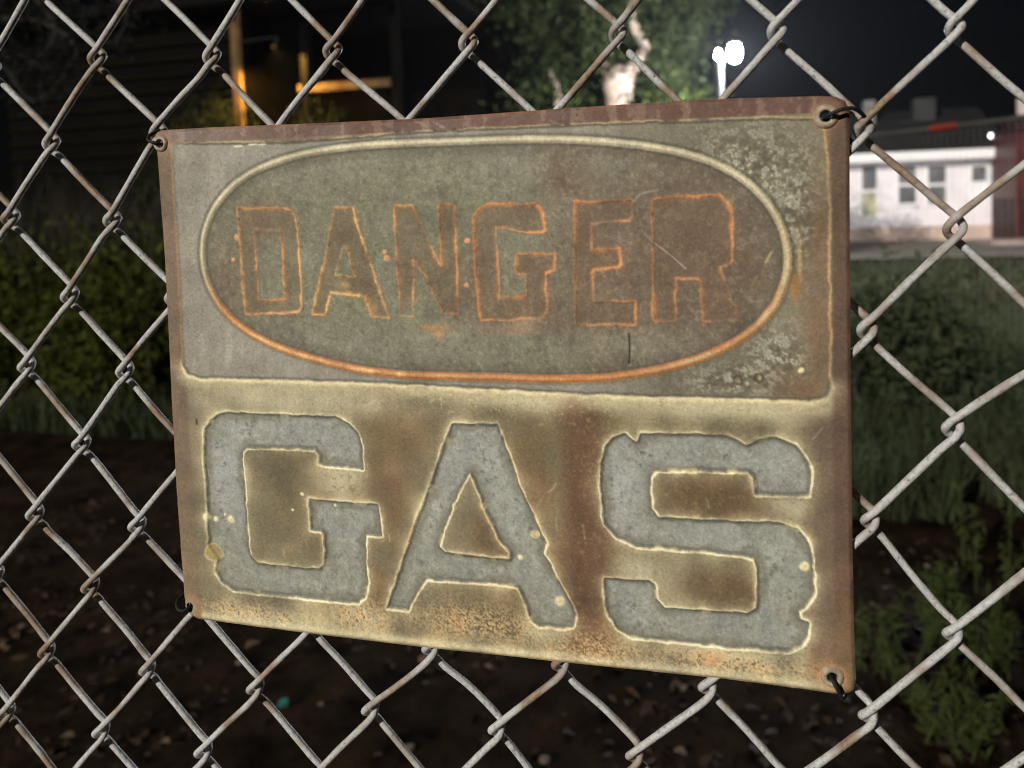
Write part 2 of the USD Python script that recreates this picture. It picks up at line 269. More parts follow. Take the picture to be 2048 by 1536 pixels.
SHEET = {
    'outline': [[-0.7, 1.0], [2.4, -0.4], [31.8, -0.6], [81.4, -0.1], [145.6, 0.2], [195.9, -0.8], [247.3, -1.8], [287.3, -1.8], [319.3, -1.0], [325.5, -0.5], [329.4, 1.6], [330.9, 5.9], [330.6, 63.0], [330.5, 125.8], [330.6, 190.1], [331.1, 233.7], [331.6, 246.8], [330.4, 252.3], [326.5, 254.5], [320.9, 254.6], [276.9, 253.5], [213.9, 254.0], [137.7, 254.7], [68.0, 254.5], [16.2, 253.9], [8.7, 253.9], [3.7, 252.0], [1.3, 248.2], [0.8, 241.3], [-0.4, 185.3], [-0.1, 122.3], [0.1, 65.5], [-0.4, 14.6]],
    'holes': [[3.4, 6.9, 2.0], [323.5, 7.4, 2.5], [7.2, 244.4, 2.0], [323.4, 247.1, 2.2]],
    'header': [[9.1, 7.9], [11.9, 6.5], [74.2, 8.5], [145.4, 6.2], [249.3, 6.5], [303.4, 7.5], [316.3, 8.1], [320.7, 12.8], [322.2, 27.7], [322.4, 46.3], [322.4, 104.9], [322.1, 121.9], [320.1, 125.4], [314.0, 126.9], [289.5, 127.1], [257.5, 127.4], [215.1, 127.3], [153.0, 126.2], [117.4, 125.4], [63.8, 125.6], [18.2, 126.2], [11.0, 124.3], [8.4, 119.5], [8.7, 55.4]],
    'oval': [[21.4, 60.8], [23.6, 49.5], [30.3, 38.6], [42.6, 26.9], [58.4, 19.0], [73.4, 14.5], [92.0, 11.5], [118.6, 10.2], [152.9, 9.9], [180.8, 10.2], [215.2, 11.3], [239.6, 14.1], [255.5, 16.9], [277.0, 23.4], [290.5, 32.1], [299.3, 42.2], [305.0, 53.3], [307.9, 64.9], [307.4, 74.0], [303.2, 84.2], [294.9, 96.0], [281.0, 105.8], [261.3, 114.0], [240.1, 119.5], [219.8, 121.5], [184.1, 122.6], [147.4, 122.5], [112.4, 121.4], [94.6, 119.2], [74.6, 113.5], [51.5, 106.3], [35.6, 96.2], [26.6, 84.1], [22.1, 72.9]],
    'letters': {
        'D': [[[44.3, 40.4], [70.4, 40.6], [74.1, 41.9], [75.6, 44.1], [77.0, 51.7], [77.4, 74.6], [77.2, 88.6], [76.3, 90.8], [74.6, 92.0], [45.9, 92.8], [45.3, 74.7], [44.6, 48.8]], [[53.1, 50.4], [68.5, 51.6], [68.6, 69.8], [68.8, 85.5], [53.4, 86.1], [53.4, 64.9]]],
        'A': [[[97.9, 40.7], [107.1, 40.9], [110.3, 53.6], [115.2, 68.5], [123.6, 93.8], [115.1, 93.2], [112.0, 83.6], [93.5, 81.8], [89.6, 92.5], [82.8, 92.8], [90.5, 68.9]], [[100.9, 59.1], [102.9, 59.1], [106.8, 74.2], [96.0, 74.2]]],
        'N': [[[128.5, 40.6], [137.6, 40.8], [144.3, 56.3], [151.2, 70.0], [150.7, 40.9], [158.4, 40.6], [158.5, 62.8], [158.3, 91.5], [151.1, 91.6], [143.5, 75.1], [136.8, 65.4], [136.1, 92.7], [129.7, 92.8], [129.0, 67.2]]],
        'G': [[[167.6, 47.5], [168.9, 44.4], [171.6, 42.2], [174.4, 40.9], [197.0, 41.2], [199.2, 43.2], [200.5, 45.9], [201.2, 52.5], [200.2, 53.8], [191.6, 54.1], [187.0, 52.7], [177.8, 51.3], [178.2, 65.6], [178.5, 84.1], [191.5, 83.5], [192.3, 73.3], [187.3, 72.8], [187.6, 63.9], [205.5, 64.2], [205.1, 71.1], [200.5, 72.4], [200.7, 81.3], [201.3, 86.2], [200.5, 90.2], [198.1, 92.9], [183.8, 94.0], [169.7, 94.4], [168.5, 88.2], [168.0, 70.1]]],
        'E': [[[215.5, 40.8], [218.4, 40.7], [240.8, 40.6], [240.4, 47.8], [239.3, 49.1], [231.1, 49.5], [222.4, 50.6], [222.2, 62.3], [234.7, 61.8], [235.0, 68.5], [233.6, 69.8], [223.5, 71.0], [222.0, 72.4], [222.5, 85.5], [241.0, 84.9], [241.2, 95.4], [214.4, 95.7], [214.3, 68.0]]],
        'R': [[[249.3, 40.3], [264.5, 39.4], [278.4, 39.3], [281.6, 41.9], [283.4, 46.1], [282.9, 66.5], [282.0, 68.2], [277.5, 70.3], [279.9, 75.8], [281.0, 80.0], [281.7, 85.1], [284.1, 87.6], [284.5, 93.5], [270.5, 93.7], [270.0, 76.6], [267.9, 75.0], [259.1, 75.0], [258.3, 93.6], [249.4, 93.7], [249.4, 68.1]], [[259.2, 52.0], [268.4, 51.3], [269.4, 62.3], [259.8, 63.4]]],
        'GG': [[[18.2, 159.1], [19.6, 151.9], [22.9, 147.3], [26.5, 144.5], [32.6, 143.0], [93.3, 142.7], [100.5, 145.7], [105.2, 150.6], [106.8, 156.4], [106.7, 168.3], [85.6, 167.8], [82.9, 167.5], [83.3, 162.7], [80.9, 160.1], [43.3, 160.9], [40.7, 163.3], [41.3, 195.0], [41.4, 209.2], [42.0, 216.3], [45.7, 220.4], [80.2, 220.5], [83.6, 218.0], [83.9, 202.4], [82.1, 201.2], [76.5, 201.2], [76.4, 185.1], [114.0, 185.2], [115.1, 200.8], [106.5, 201.5], [106.4, 216.0], [106.8, 224.6], [105.0, 232.5], [100.8, 236.0], [50.6, 236.5], [31.0, 236.1], [24.2, 232.2], [21.1, 226.2], [23.0, 219.7], [17.4, 212.9], [18.4, 196.6], [17.9, 174.3]]],
        'AA': [[[153.3, 143.3], [175.7, 142.8], [176.8, 144.4], [186.3, 172.2], [197.8, 198.1], [196.0, 202.6], [200.3, 209.8], [203.0, 214.8], [205.2, 219.5], [209.0, 226.0], [210.8, 230.4], [209.2, 236.0], [204.2, 237.9], [192.8, 237.7], [189.3, 235.2], [186.6, 228.5], [183.5, 219.9], [176.7, 219.3], [137.6, 220.7], [129.9, 231.6], [127.6, 237.1], [115.8, 237.0], [129.6, 201.6], [141.0, 173.9]], [[161.4, 166.4], [153.9, 180.3], [147.3, 195.4], [144.9, 203.9], [147.3, 206.1], [179.1, 207.1], [179.9, 203.9], [175.7, 199.2], [169.3, 186.5]]],
        'SS': [[[223.3, 169.9], [223.9, 158.0], [226.0, 150.9], [230.0, 146.3], [234.9, 144.1], [238.2, 146.9], [240.6, 148.1], [242.1, 144.3], [260.5, 143.4], [279.8, 143.7], [284.3, 145.6], [287.9, 147.3], [292.4, 144.8], [300.5, 143.2], [308.3, 146.3], [311.8, 150.3], [314.3, 157.6], [314.1, 164.2], [313.3, 168.4], [291.2, 169.4], [290.4, 161.9], [287.7, 159.6], [269.5, 159.9], [248.9, 161.0], [246.4, 164.0], [246.0, 171.4], [246.6, 178.2], [249.8, 181.9], [264.4, 181.8], [300.9, 180.6], [308.8, 182.8], [313.1, 188.6], [314.8, 196.9], [315.0, 211.1], [312.8, 215.1], [308.8, 219.3], [309.2, 222.6], [313.2, 223.6], [312.2, 230.4], [309.1, 235.0], [303.7, 238.0], [282.0, 238.5], [236.5, 238.6], [229.7, 234.8], [225.0, 228.8], [223.7, 219.8], [223.9, 211.7], [244.9, 211.3], [247.0, 213.1], [248.1, 219.5], [251.3, 223.1], [263.6, 222.8], [286.8, 222.0], [290.9, 219.1], [291.5, 209.5], [291.4, 201.8], [289.9, 198.1], [284.4, 196.6], [264.2, 196.4], [239.4, 196.4], [229.8, 192.7], [224.6, 186.7]]],
    },
}

# ------------------------------------------------------------------ the sign: one pressed sheet, worked out on a half-millimetre grid
SX, SZ = np.array([1.0, 0, -0.01122]), 1.64754951            # the sheet's top left corner hangs at x = 0, z = SZ; it sags a little to the right
def sheet_point(u, v, y=0.0):
    """u, v in millimetres right and down from the sheet's top left corner."""
    u, v, y = np.broadcast_arrays(np.asarray(u, float) / 1000, np.asarray(v, float) / 1000, np.asarray(y, float))
    return np.stack([u * SX[0], y, SZ + u * SX[2] - v], -1)

STEP = 0.5
gu, gv = np.meshgrid(np.arange(-2.5, 335.01, STEP), np.arange(-3.5, 258.01, STEP))
NY, NX = gu.shape
srng = np.random.default_rng(11)
def wander(sigma_mm, seed, sx=1.0):
    r = np.random.default_rng(seed).standard_normal((NY, NX))
    g = gaussian_filter(r, (sigma_mm / STEP, sigma_mm * sx / STEP), mode='wrap'); return g / g.std()
def sstep(a, b, x):
    t = np.clip((x - a) / (b - a), 0, 1); return t * t * (3 - 2 * t)
def blobs(items, soft=0.45):
    """How far the points lie inside any of the soft patches (u, v, half width, half height)."""
    out = np.zeros((NY, NX))
    for u, v, a, b in items:
        out = np.maximum(out, np.exp(-((((gu - u) / a) ** 2 + ((gv - v) / b) ** 2)) / (2 * soft)))
    return out
wob1, wob2 = wander(1.6, 1), wander(1.6, 2)
wu, wv = gu + 0.16 * wob1 + 0.08 * wander(0.7, 3), gv + 0.16 * wob2 + 0.08 * wander(0.7, 4)
def inside_distance(rings, warped=True, reach=14.0, soften=0.5):
    """Signed distance in mm, positive inside."""
    p = Polygon(rings[0], rings[1:]).buffer(0)
    if soften: p = p.buffer(soften).buffer(-2 * soften).buffer(soften)
    U, V = (wu, wv) if warped else (gu, gv)
    x0, y0, x1, y1 = p.bounds
    near = (gu > x0 - reach) & (gu < x1 + reach) & (gv > y0 - reach) & (gv < y1 + reach)
    d = np.full((NY, NX), -reach)
    pts = shapely.points(U[near], V[near])
    shapely.prepare(p); b = p.boundary; shapely.prepare(b)
    q = shapely.distance(pts, b); ins = shapely.contains_xy(p, U[near], V[near])
    d[near] = np.where(ins, q, -q); return d
d_edge = inside_distance([SHEET['outline']], False, 6.0, 1.2)
d_head = inside_distance([SHEET['header']], soften=2.0)
ring = Polygon(SHEET['oval']).exterior; ring = np.array([ring.interpolate(t, True).coords[0] for t in np.linspace(0, 1, 400, endpoint=False)])
ring = np.stack([np.real(np.fft.ifft(np.where(np.abs(np.fft.fftfreq(400, 1 / 400)) < 8, np.fft.fft(ring[:, k]), 0))) for k in (0, 1)], 1)
d_oval = inside_distance([ring.tolist()], warped=False, soften=0, reach=40.0) + 0.05 * wob1
LET = {k: inside_distance(r[:1] if k == 'R' else r, soften=0.35 if len(k) == 1 else 0.6) for k, r in SHEET['letters'].items()}
RIM = 3.1
d_rim = np.minimum(d_oval, RIM - d_oval)
d_danger = np.max([LET[k] for k in 'DANGER'], 0)
d_gas = np.max([LET[k] for k in ('GG', 'AA', 'SS')], 0)

# relief: header panel and letters pressed in, the oval's rim standing proud, the border rolled back
relief = -0.45 * sstep(-0.7, 0.9, d_head) + 0.6 * np.sin(np.clip(d_oval / RIM, 0, 1) * np.pi) ** 0.8 - 0.15 * sstep(RIM - 0.3, RIM + 1.2, d_oval)
relief += -0.28 * sstep(-0.5, 0.6, d_danger) - 0.85 * sstep(-0.55, 0.95, d_gas) + 0.25 * np.exp(-((d_gas + 0.7) / 0.7) ** 2) + 0.16 * np.exp(-((d_danger + 0.1) / 0.5) ** 2)
relief -= 1.2 * (1 - sstep(-0.2, 1.9, d_edge)) ** 1.5
flange = 1 - sstep(6.5, 9.0, gv - 0.012 * gu)                  # the top border leans back
relief -= 0.5 * flange * np.clip((8 - gv) / 8, 0, 1)
relief += 0.35 * wander(38, 5) + 0.05 * wander(5, 6) + 0.018 * wander(1.0, 7)

# worn colours (as display values, turned into reflectances at the end)
soft, mid, fine, grit = wander(14, 21), wander(4, 22), 0.7 * wander(0.55, 23) + 0.5 * wander(1.1, 29), wander(0.28, 24)
runs = wander(1.6, 25); runs = gaussian_filter(np.random.default_rng(25).standard_normal((NY, NX)), (22, 2.0), mode='wrap'); runs /= runs.std()
col = np.empty((NY, NX, 3)); col[:] = (110, 100, 76)
def put(c, a):
    global col
    a = np.clip(a, 0, 1)[..., None]; col = col * (1 - a) + np.asarray(c, float) * a
BROWN = [(215.7, 148.4, 13.7, 30.2), (217.8, 194.7, 13.5, 37.6), (217.8, 239.3, 10.9, 17.5), (190.4, 168.4, 12.3, 30.1), (205.7, 212.1, 9.7, 24.2), (117.9, 172.9, 13.0, 32.3), (107.5, 228.5, 11.9, 14.9), (124.1, 150.4, 17.9, 14.2), (92, 190, 22, 22), (188, 212, 30, 14), (277, 172, 22, 10)]
ORANGE = [(163.7, 239.1, 31.8, 9.3), (218.8, 246.0, 22.7, 7.7), (101.5, 241.8, 16.0, 8.7), (34.2, 247.3, 34.4, 5.5), (277.0, 246.6, 37.8, 7.0), (319.0, 240.0, 10.1, 12.6)]
PALE = [(290.9, 28.7, 26.1, 19.1), (308.9, 48.1, 11.9, 25.2), (302.1, 109.6, 14.1, 13.0), (285.4, 118.8, 24.7, 6.5)]
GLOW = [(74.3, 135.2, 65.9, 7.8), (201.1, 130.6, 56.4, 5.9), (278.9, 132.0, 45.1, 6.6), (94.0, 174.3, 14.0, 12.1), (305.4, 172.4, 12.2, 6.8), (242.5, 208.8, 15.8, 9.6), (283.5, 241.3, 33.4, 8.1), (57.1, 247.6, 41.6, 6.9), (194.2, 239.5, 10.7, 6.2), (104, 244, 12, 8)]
# lower field
put((110, 84, 56), 0.85 * np.clip(1.5 * blobs(BROWN), 0, 1) + 0.10 * mid + 0.12 * fine)
streak = np.exp(-(((gu - 216.5 - 1.5 * soft) / (9.0 + 2.0 * mid * 0.3)) ** 4)) * sstep(124, 134, gv)
put((92, 64, 46), 0.95 * streak * np.clip(0.9 + 0.12 * runs, 0, 1)); put((134, 88, 48), 0.5 * np.exp(-(((gu - 216) / 13) ** 4)) * sstep(222, 246, gv))
put((98, 88, 62), 0.85 * np.clip(1.5 * blobs([(66, 172, 11, 24)], 0.6), 0, 1)); put((94, 72, 50), 0.85 * np.clip(1.5 * blobs([(172, 196, 8, 14), (270, 172, 20, 7), (276, 212, 20, 7)], 0.6), 0, 1)); put((104, 90, 60), 0.6 * blobs([(180, 232, 22, 9), (112, 150, 20, 14), (220, 140, 60, 12)], 0.6))
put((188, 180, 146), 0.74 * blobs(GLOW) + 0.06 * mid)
put((96, 68, 48), 0.75 * streak * np.clip(0.85 + 0.15 * runs, 0, 1))
put((92, 78, 50), 0.5 * sstep(0.5, 1.5, fine + 0.5 * grit) * (0.3 + blobs([(177, 135, 55, 9), (120, 170, 60, 40), (200, 180, 60, 50)])))
put((184, 166, 118), 0.55 * sstep(0.9, 1.7, fine * 0.8 + grit * 0.6) * (0.15 + blobs([(177, 133, 55, 7)])))
bottom = sstep(228, 252, gv)
put((188, 166, 118), 0.62 * bottom * (0.6 + 0.25 * mid))
put((200, 164, 112), 0.75 * sstep(-0.8, 1.0, 1.0 * grit + 0.25 * fine) * blobs(ORANGE))
put((104, 74, 44), 0.75 * sstep(0.9, 1.6, -grit + fine * 0.3) * np.clip(1.3 * blobs(ORANGE), 0, 1)); put((168, 108, 58), 0.5 * sstep(0.2, 1.4, mid) * blobs(ORANGE))
put((196, 184, 144), 0.75 * np.exp(-((d_edge - 3.0) / 2.2) ** 2) * sstep(230, 250, gv))
# brown bare borders
left = 1 - sstep(7.5, 10.5, gu - 0.008 * gv); rightb = sstep(321.5, 324.5, gu); top = 1 - sstep(6.2, 7.2, gv + 0.002 * gu)
put((106, 86, 68), left * sstep(6, 14, gv) * 0.9); put((124, 108, 78), left * sstep(150, 235, gv) * 0.6)
put((94, 76, 60), 0.85 * sstep(309, 318, gu + 1.5 * mid) * sstep(127, 140, gv) * (1 - 0.6 * sstep(232, 250, gv))); put((88, 66, 52), 0.95 * rightb * (1 - 0.5 * sstep(225, 250, gv))); put((112, 88, 58), rightb * sstep(170, 245, gv) * 0.6)
put((92, 64, 52), 0.95 * top); put((112, 96, 84), top * 0.7 * (1 - sstep(20, 110, gu)))
put((136, 118, 98), 0.35 * top * sstep(0.7, 1.6, runs + 0.5 * fine))
put((136, 92, 62), 0.4 * np.exp(-((d_edge - 0.6) / 0.7) ** 2) * (1 - sstep(235, 250, gv)) * sstep(-0.6, 0.8, mid))
# header panel
hd = sstep(-0.2, 0.3, d_head)
put((128, 122, 106), hd); put((148, 144, 128), hd * 0.25 * sstep(0.2, 1.6, 0.4 * runs + 0.9 * mid)); put((108, 102, 84), hd * 0.28 * sstep(0.2, 1.6, -0.4 * runs + 0.9 * mid)); put((106, 99, 78), hd * 0.85 * sstep(215, 262, gu + 5 * soft))
put((142, 138, 124), hd * 0.5 * blobs([(60, 14, 40, 9), (30, 60, 12, 60), (60, 112, 50, 10), (150, 118, 70, 5)]))
put((162, 158, 138), hd * 0.8 * sstep(0.15, 0.9, fine + 0.4 * grit) * blobs(PALE)); put((74, 68, 52), hd * 0.65 * sstep(0.2, 1.2, -fine + 0.3 * grit) * blobs(PALE))
put((110, 84, 60), hd * 0.85 * blobs([(318, 95, 7, 42), (312, 122, 14, 8), (319, 60, 5, 30)]))
put((92, 88, 76), hd * 0.4 * sstep(0.9, 1.7, fine) * (1 - sstep(60, 120, gv) * 0.3))
# header outline: a pale worn ridge below and above, thin rust lines at the sides
low = sstep(115, 122, gv)
put((226, 206, 152), low * np.exp(-((d_head + 0.9) / 1.0) ** 2) * (0.92 - 0.15 * mid) * (1 - 0.7 * blobs([(213, 124, 12, 6)])) * (1 - 0.6 * sstep(300, 322, gu)))
put((194, 180, 136), low * sstep(-10.0, -1.0, d_head) * (1 - sstep(-1.0, -0.2, d_head)) * (0.55 - 0.18 * mid))
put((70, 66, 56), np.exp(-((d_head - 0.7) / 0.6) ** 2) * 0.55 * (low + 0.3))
put((158, 126, 82), np.exp(-((d_head + 0.3) / 0.55) ** 2) * (1 - low) * sstep(18, 8, gu) * 0.75)
put((172, 134, 82), np.exp(-((d_head + 0.2) / 0.6) ** 2) * (1 - low) * sstep(312, 320, gu) * (0.75 - 0.5 * blobs([(323, 36, 8, 9)])))
topline = sstep(14, 9, gv) * sstep(12, 20, gu) * sstep(326, 316, gu)
put((168, 152, 116), np.exp(-((d_head + 0.2) / 0.5) ** 2) * topline * sstep(-0.9, 0.2, mid + 0.5 * runs) * 0.85)
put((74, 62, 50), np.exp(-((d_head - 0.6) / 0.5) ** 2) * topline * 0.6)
# oval field
ov = sstep(RIM - 0.3, RIM + 0.2, d_oval)
put((108, 106, 84), ov)
put((104, 102, 74), ov * 0.6 * blobs([(121, 37.6, 35, 16), (104, 75.7, 12, 25)])); put((126, 122, 104), ov * 0.5 * blobs([(107.8, 107.1, 23.3, 10), (153.8, 103.8, 26.9, 9.5), (244.9, 104.4, 32.4, 9), (96, 22.7, 30.9, 7.5), (200, 22, 40, 8)]))
put((101, 84, 68), ov * 0.72 * sstep(185, 240, gu + 6 * soft) * (1 - 0.7 * blobs([(240, 104, 30, 8), (222, 80, 9, 7), (225, 26, 26, 6)], 0.6))); put((102, 82, 64), ov * 0.8 * blobs([(237, 66.7, 28, 24), (265.3, 62.5, 23.1, 28.3), (193, 89.3, 20.9, 9.2), (211, 30.7, 13.5, 13.4), (286, 71, 10, 14), (167.2, 75.6, 14.4, 23.3), (57, 46, 16, 12), (35.7, 75.7, 9, 22.8)]) )
put((86, 78, 62), ov * 0.45 * np.exp(-((d_oval - RIM - 2.5) / 2.5) ** 2))
put((132, 127, 108), ov * 0.24 * sstep(0.6, 1.5, fine + 0.5 * grit)); put((78, 68, 54), ov * 0.28 * sstep(0.7, 1.6, -fine + 0.4 * grit + 0.3 * sstep(200, 300, gu)))
put((130, 104, 78), ov * 0.5 * blobs([(186, 95, 30, 4.5), (212, 84, 20, 6), (228, 95, 12, 7)]) * sstep(-1, 1, mid + runs))
# letters of the oval: bare brown metal inside a line of bright rust
dl = sstep(-0.1, 0.3, d_danger)
put((102, 86, 62), dl * 0.70 * (0.92 - 0.16 * mid)); put((99, 79, 62), dl * 0.55 * sstep(140, 220, gu))
put((112, 92, 70), dl * 0.4 * sstep(0.5, 1.4, fine + 0.5 * grit))
FADE = [(197, 95, 5, 9), (240, 44, 4, 4), (280, 80, 5, 6), (254, 96, 5, 8), (127, 100, 10, 2), (229, 51, 6, 12), (226, 86, 8, 9), (210, 76, 5, 28), (213, 101, 22, 3), (147, 92, 3, 12), (139, 55, 10, 6), (182, 76, 3.5, 20), (193, 80, 2.5, 16), (181, 57, 9, 6), (251, 66, 2, 20), (278, 92, 8, 15), (261, 102, 20, 3), (63, 50, 14, 6), (97, 62, 6, 20), (60, 46, 11, 6), (52, 50, 4, 9), (67, 50, 4, 9), (133, 90, 14, 5), (206, 86, 3, 10)]
line = np.exp(-((d_danger + 0.05) / (0.66 + 0.12 * wob1)) ** 2) * (1 - 0.95 * blobs(FADE, 0.6)) * np.clip(0.68 + 0.30 * mid + 0.18 * fine, 0.05, 1)
put((146, 92, 54), 0.45 * np.exp(-(d_danger / 1.2) ** 2) * (1 - 0.9 * blobs(FADE, 0.6)))
put((194, 138, 84), line * (1 - 0.35 * sstep(150, 190, gu))); put((186, 118, 70), line * 0.7 * sstep(140, 180, gu)); put((138, 112, 90), 0.55 * sstep(93.5, 95.5, gv + 0.10 * (gu - 180)) * sstep(102, 100.5, gv) * sstep(165, 168, gu) * sstep(199, 196, gu) * np.clip(0.8 + 0.3 * mid, 0, 1)); put((150, 104, 66), 0.35 * np.clip(gaussian_filter(line, (7, 1)) * 2.2, 0, 1) * dl * sstep(-0.5, 1.2, runs)); put((216, 176, 102), line * 0.8 * blobs([(46, 42, 14, 5), (44, 60, 3, 20), (100, 75, 22, 30)], 0.5))
put((206, 146, 78), 0.85 * blobs([(113, 82, 2.2, 6), (116, 92, 2.2, 5), (118, 98, 2.5, 4), (104, 78, 5, 1.6), (104, 82, 3, 1.2), (62, 97, 9, 1.5)], 0.5) * sstep(-1.2, 0.4, mid))
put((176, 126, 72), 0.8 * blobs([(146, 98, 7, 1.8), (148, 101, 3, 2)], 0.5))
# rim: pale on top, burnt orange underneath
rm = sstep(-0.4, 0.3, d_rim)
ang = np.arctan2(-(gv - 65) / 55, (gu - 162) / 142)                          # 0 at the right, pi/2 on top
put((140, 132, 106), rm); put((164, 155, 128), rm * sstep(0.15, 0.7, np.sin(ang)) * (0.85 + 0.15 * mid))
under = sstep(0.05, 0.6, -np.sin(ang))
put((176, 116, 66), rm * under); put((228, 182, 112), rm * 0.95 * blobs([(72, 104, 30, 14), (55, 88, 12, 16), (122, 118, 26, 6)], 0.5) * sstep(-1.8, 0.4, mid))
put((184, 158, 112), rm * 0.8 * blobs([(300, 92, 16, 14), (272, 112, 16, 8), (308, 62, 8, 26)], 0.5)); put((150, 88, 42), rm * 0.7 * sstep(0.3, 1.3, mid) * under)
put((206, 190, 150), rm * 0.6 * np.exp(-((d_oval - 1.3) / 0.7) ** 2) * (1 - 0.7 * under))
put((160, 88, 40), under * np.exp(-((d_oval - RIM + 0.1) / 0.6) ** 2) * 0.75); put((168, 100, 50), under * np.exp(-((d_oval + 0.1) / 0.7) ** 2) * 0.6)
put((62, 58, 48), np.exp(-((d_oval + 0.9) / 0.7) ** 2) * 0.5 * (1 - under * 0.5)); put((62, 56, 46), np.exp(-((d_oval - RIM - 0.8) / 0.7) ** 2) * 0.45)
put((150, 98, 46), 0.85 * blobs([(309.5, 66, 2.2, 9), (310.8, 70, 1.6, 7), (308.5, 78, 1.6, 6)], 0.6) * sstep(-1.5, 0.2, mid)); put((206, 170, 106), 0.7 * blobs([(310.6, 66, 0.8, 7)], 0.6))
# GAS: chalky grey letters sunk below a pale bare edge
lg = sstep(-0.2, 0.3, d_gas)
put((138, 138, 128), lg); put((148, 149, 146), lg * 0.5 * sstep(-0.4, 1.2, soft + 0.5 * mid) * (gu < 240)); put((126, 124, 106), lg * 0.6 * sstep(170, 232, gv + 8 * mid) * (1 - 0.4 * (gu > 225)))
put((160, 158, 150), lg * 0.14 * sstep(0.3, 1.3, 0.5 * fine + 0.9 * grit)); put((126, 128, 114), lg * 0.5 * sstep(0.3, 1.6, wander(3.2, 51))); put((80, 80, 72), lg * 0.55 * sstep(1.2, 2.0, -0.8 * fine + 0.7 * grit + 0.4 * mid)); put((104, 106, 104), lg * 0.3 * sstep(0.6, 1.6, runs))
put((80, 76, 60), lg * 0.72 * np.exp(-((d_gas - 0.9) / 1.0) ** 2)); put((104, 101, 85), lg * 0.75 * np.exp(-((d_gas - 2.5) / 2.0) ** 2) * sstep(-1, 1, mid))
flake = sstep(1.35, 1.6, wander(2.2, 41) + 0.35 * fine) * lg * sstep(1.6, 2.6, d_gas)
put((112, 106, 90), 0.35 * flake); put((170, 162, 140), 0.3 * np.clip(gaussian_filter(flake, 1.2) - flake, 0, 1)); relief -= 0.12 * gaussian_filter(flake, 0.8)
edge_chip = sstep(1.0, 1.5, wander(1.8, 42)) * np.exp(-((d_gas + 0.2) / 1.6) ** 2); put((196, 178, 128), 0.65 * edge_chip)
edge_fade = 1 - 0.75 * blobs([(30, 224, 12, 5), (14, 214, 5, 14), (311, 205, 2.5, 12)], 0.5)
line = np.exp(-((d_gas + 0.45) / (0.46 + 0.10 * wob2)) ** 2) * edge_fade * np.clip(0.82 + 0.22 * mid + 0.12 * fine, 0.2, 1)
put((182, 170, 128), np.exp(-np.clip(-d_gas - 0.4, 0, 20) / 2.4) * (d_gas < 0) * (0.6 + 0.16 * mid) * edge_fade)
put((222, 208, 168), line); put((204, 158, 106), line * 0.8 * blobs([(181, 185, 22, 45), (205, 222, 12, 20), (190, 215, 14, 14), (130, 200, 8, 40), (83, 180, 4, 20)], 0.5))
put((192, 176, 122), lg * 0.8 * sstep(-0.3, 0.3, 2.3 - np.hypot(gu - 192, (gv - 194) * 1.2) + 0.5 * mid))
SPOTS = [(42.7, 54.5, 1.3), (40.6, 65.7, 1.0), (122.8, 62.5, 1.1), (123.5, 65.6, 1.4), (162.7, 77.5, 1.2), (164.4, 57.5, 1.3), (184.4, 205.7, 1.2), (203, 225, 2.0), (311.2, 199.4, 1.7), (31.2, 199, 1.8), (21.9, 199.6, 1.3), (28, 196.5, .7), (310.7, 114.1, 1.1), (90.1, 187.6, .8), (73.1, 183.2, .9), (66.9, 191.2, .7), (17.5, 198.5, 1.8)]
for u, v, r in SPOTS:
    q = np.hypot(gu - u + 0.25 * wob1, gv - v + 0.25 * wob2)
    c = (196, 138, 92) if v < 80 else (212, 196, 148)
    put(c, 0.85 * np.exp(-((q - 0.7 * r) / (0.45 * r)) ** 2) + 0.5 * sstep(r, 0.5 * r, q)); relief += 0.15 * sstep(1.3 * r, 0.3 * r, q)
q = np.hypot((gu - 20.5) + 0.5 * wob1, (gv - 217) + 0.5 * wob2); put((146, 126, 78), 0.9 * sstep(4.9, 4.0, q)); put((186, 166, 112), 0.6 * np.exp(-((q - 4.3) / 0.7) ** 2))
for u, v in ((284.6, 119), (293.3, 117.9)):
    q = np.hypot(gu - u, gv - v); put((66, 56, 40), 0.7 * np.exp(-((q - 1.7) / 0.6) ** 2)); put((150, 120, 70), 0.6 * sstep(1.0, 0.3, q))
wr = np.random.default_rng(77)
for _ in range(46):                                     # short pale scratches
    u0, v0 = wr.uniform(20, 315), wr.uniform(130, 236); a0 = wr.uniform(-2.0, -0.6); L0 = wr.uniform(1.5, 7)
    pu = np.array([u0, u0 + L0 * .5 * math.cos(a0) + wr.normal(0, .4), u0 + L0 * math.cos(a0)]); pv = np.array([v0, v0 + L0 * .5 * math.sin(a0), v0 + L0 * math.sin(a0) + wr.normal(0, .5)])
    near = (np.abs(gu - u0) < 10) & (np.abs(gv - v0) < 10); q0 = np.full((NY, NX), 9.0); q0[near] = shapely.distance(shapely.points(gu[near], gv[near]), LineString(np.stack([pu, pv], 1)))
    put((176, 166, 130), wr.uniform(.2, .55) * np.exp(-(q0 / wr.uniform(.25, .5)) ** 2) * (d_gas < -1))
def stroke(pts, w, c, a):
    q = shapely.distance(shapely.points(gu, gv), LineString(pts)); put(c, a * np.exp(-(q / w) ** 2)); return q
stroke([(240.9, 48.6), (248.2, 57.9), (256.7, 64.6), (263.4, 70.7)], 0.35, (168, 148, 134), 0.8 * sstep(-1.2, 0.5, mid))
stroke([(241.6, 40.7), (244.3, 37.7), (252.1, 36.0)], 0.5, (150, 146, 130), 0.55)
q = stroke([(238.0, 99.6), (238.2, 104.5), (237.7, 113.0)], 0.35, (30, 24, 16), 0.9); relief -= 0.4 * np.exp(-(q / 0.5) ** 2)
stroke([(14.8, 147.6), (14.8, 149.8)], 0.55, (40, 34, 24), 0.85)
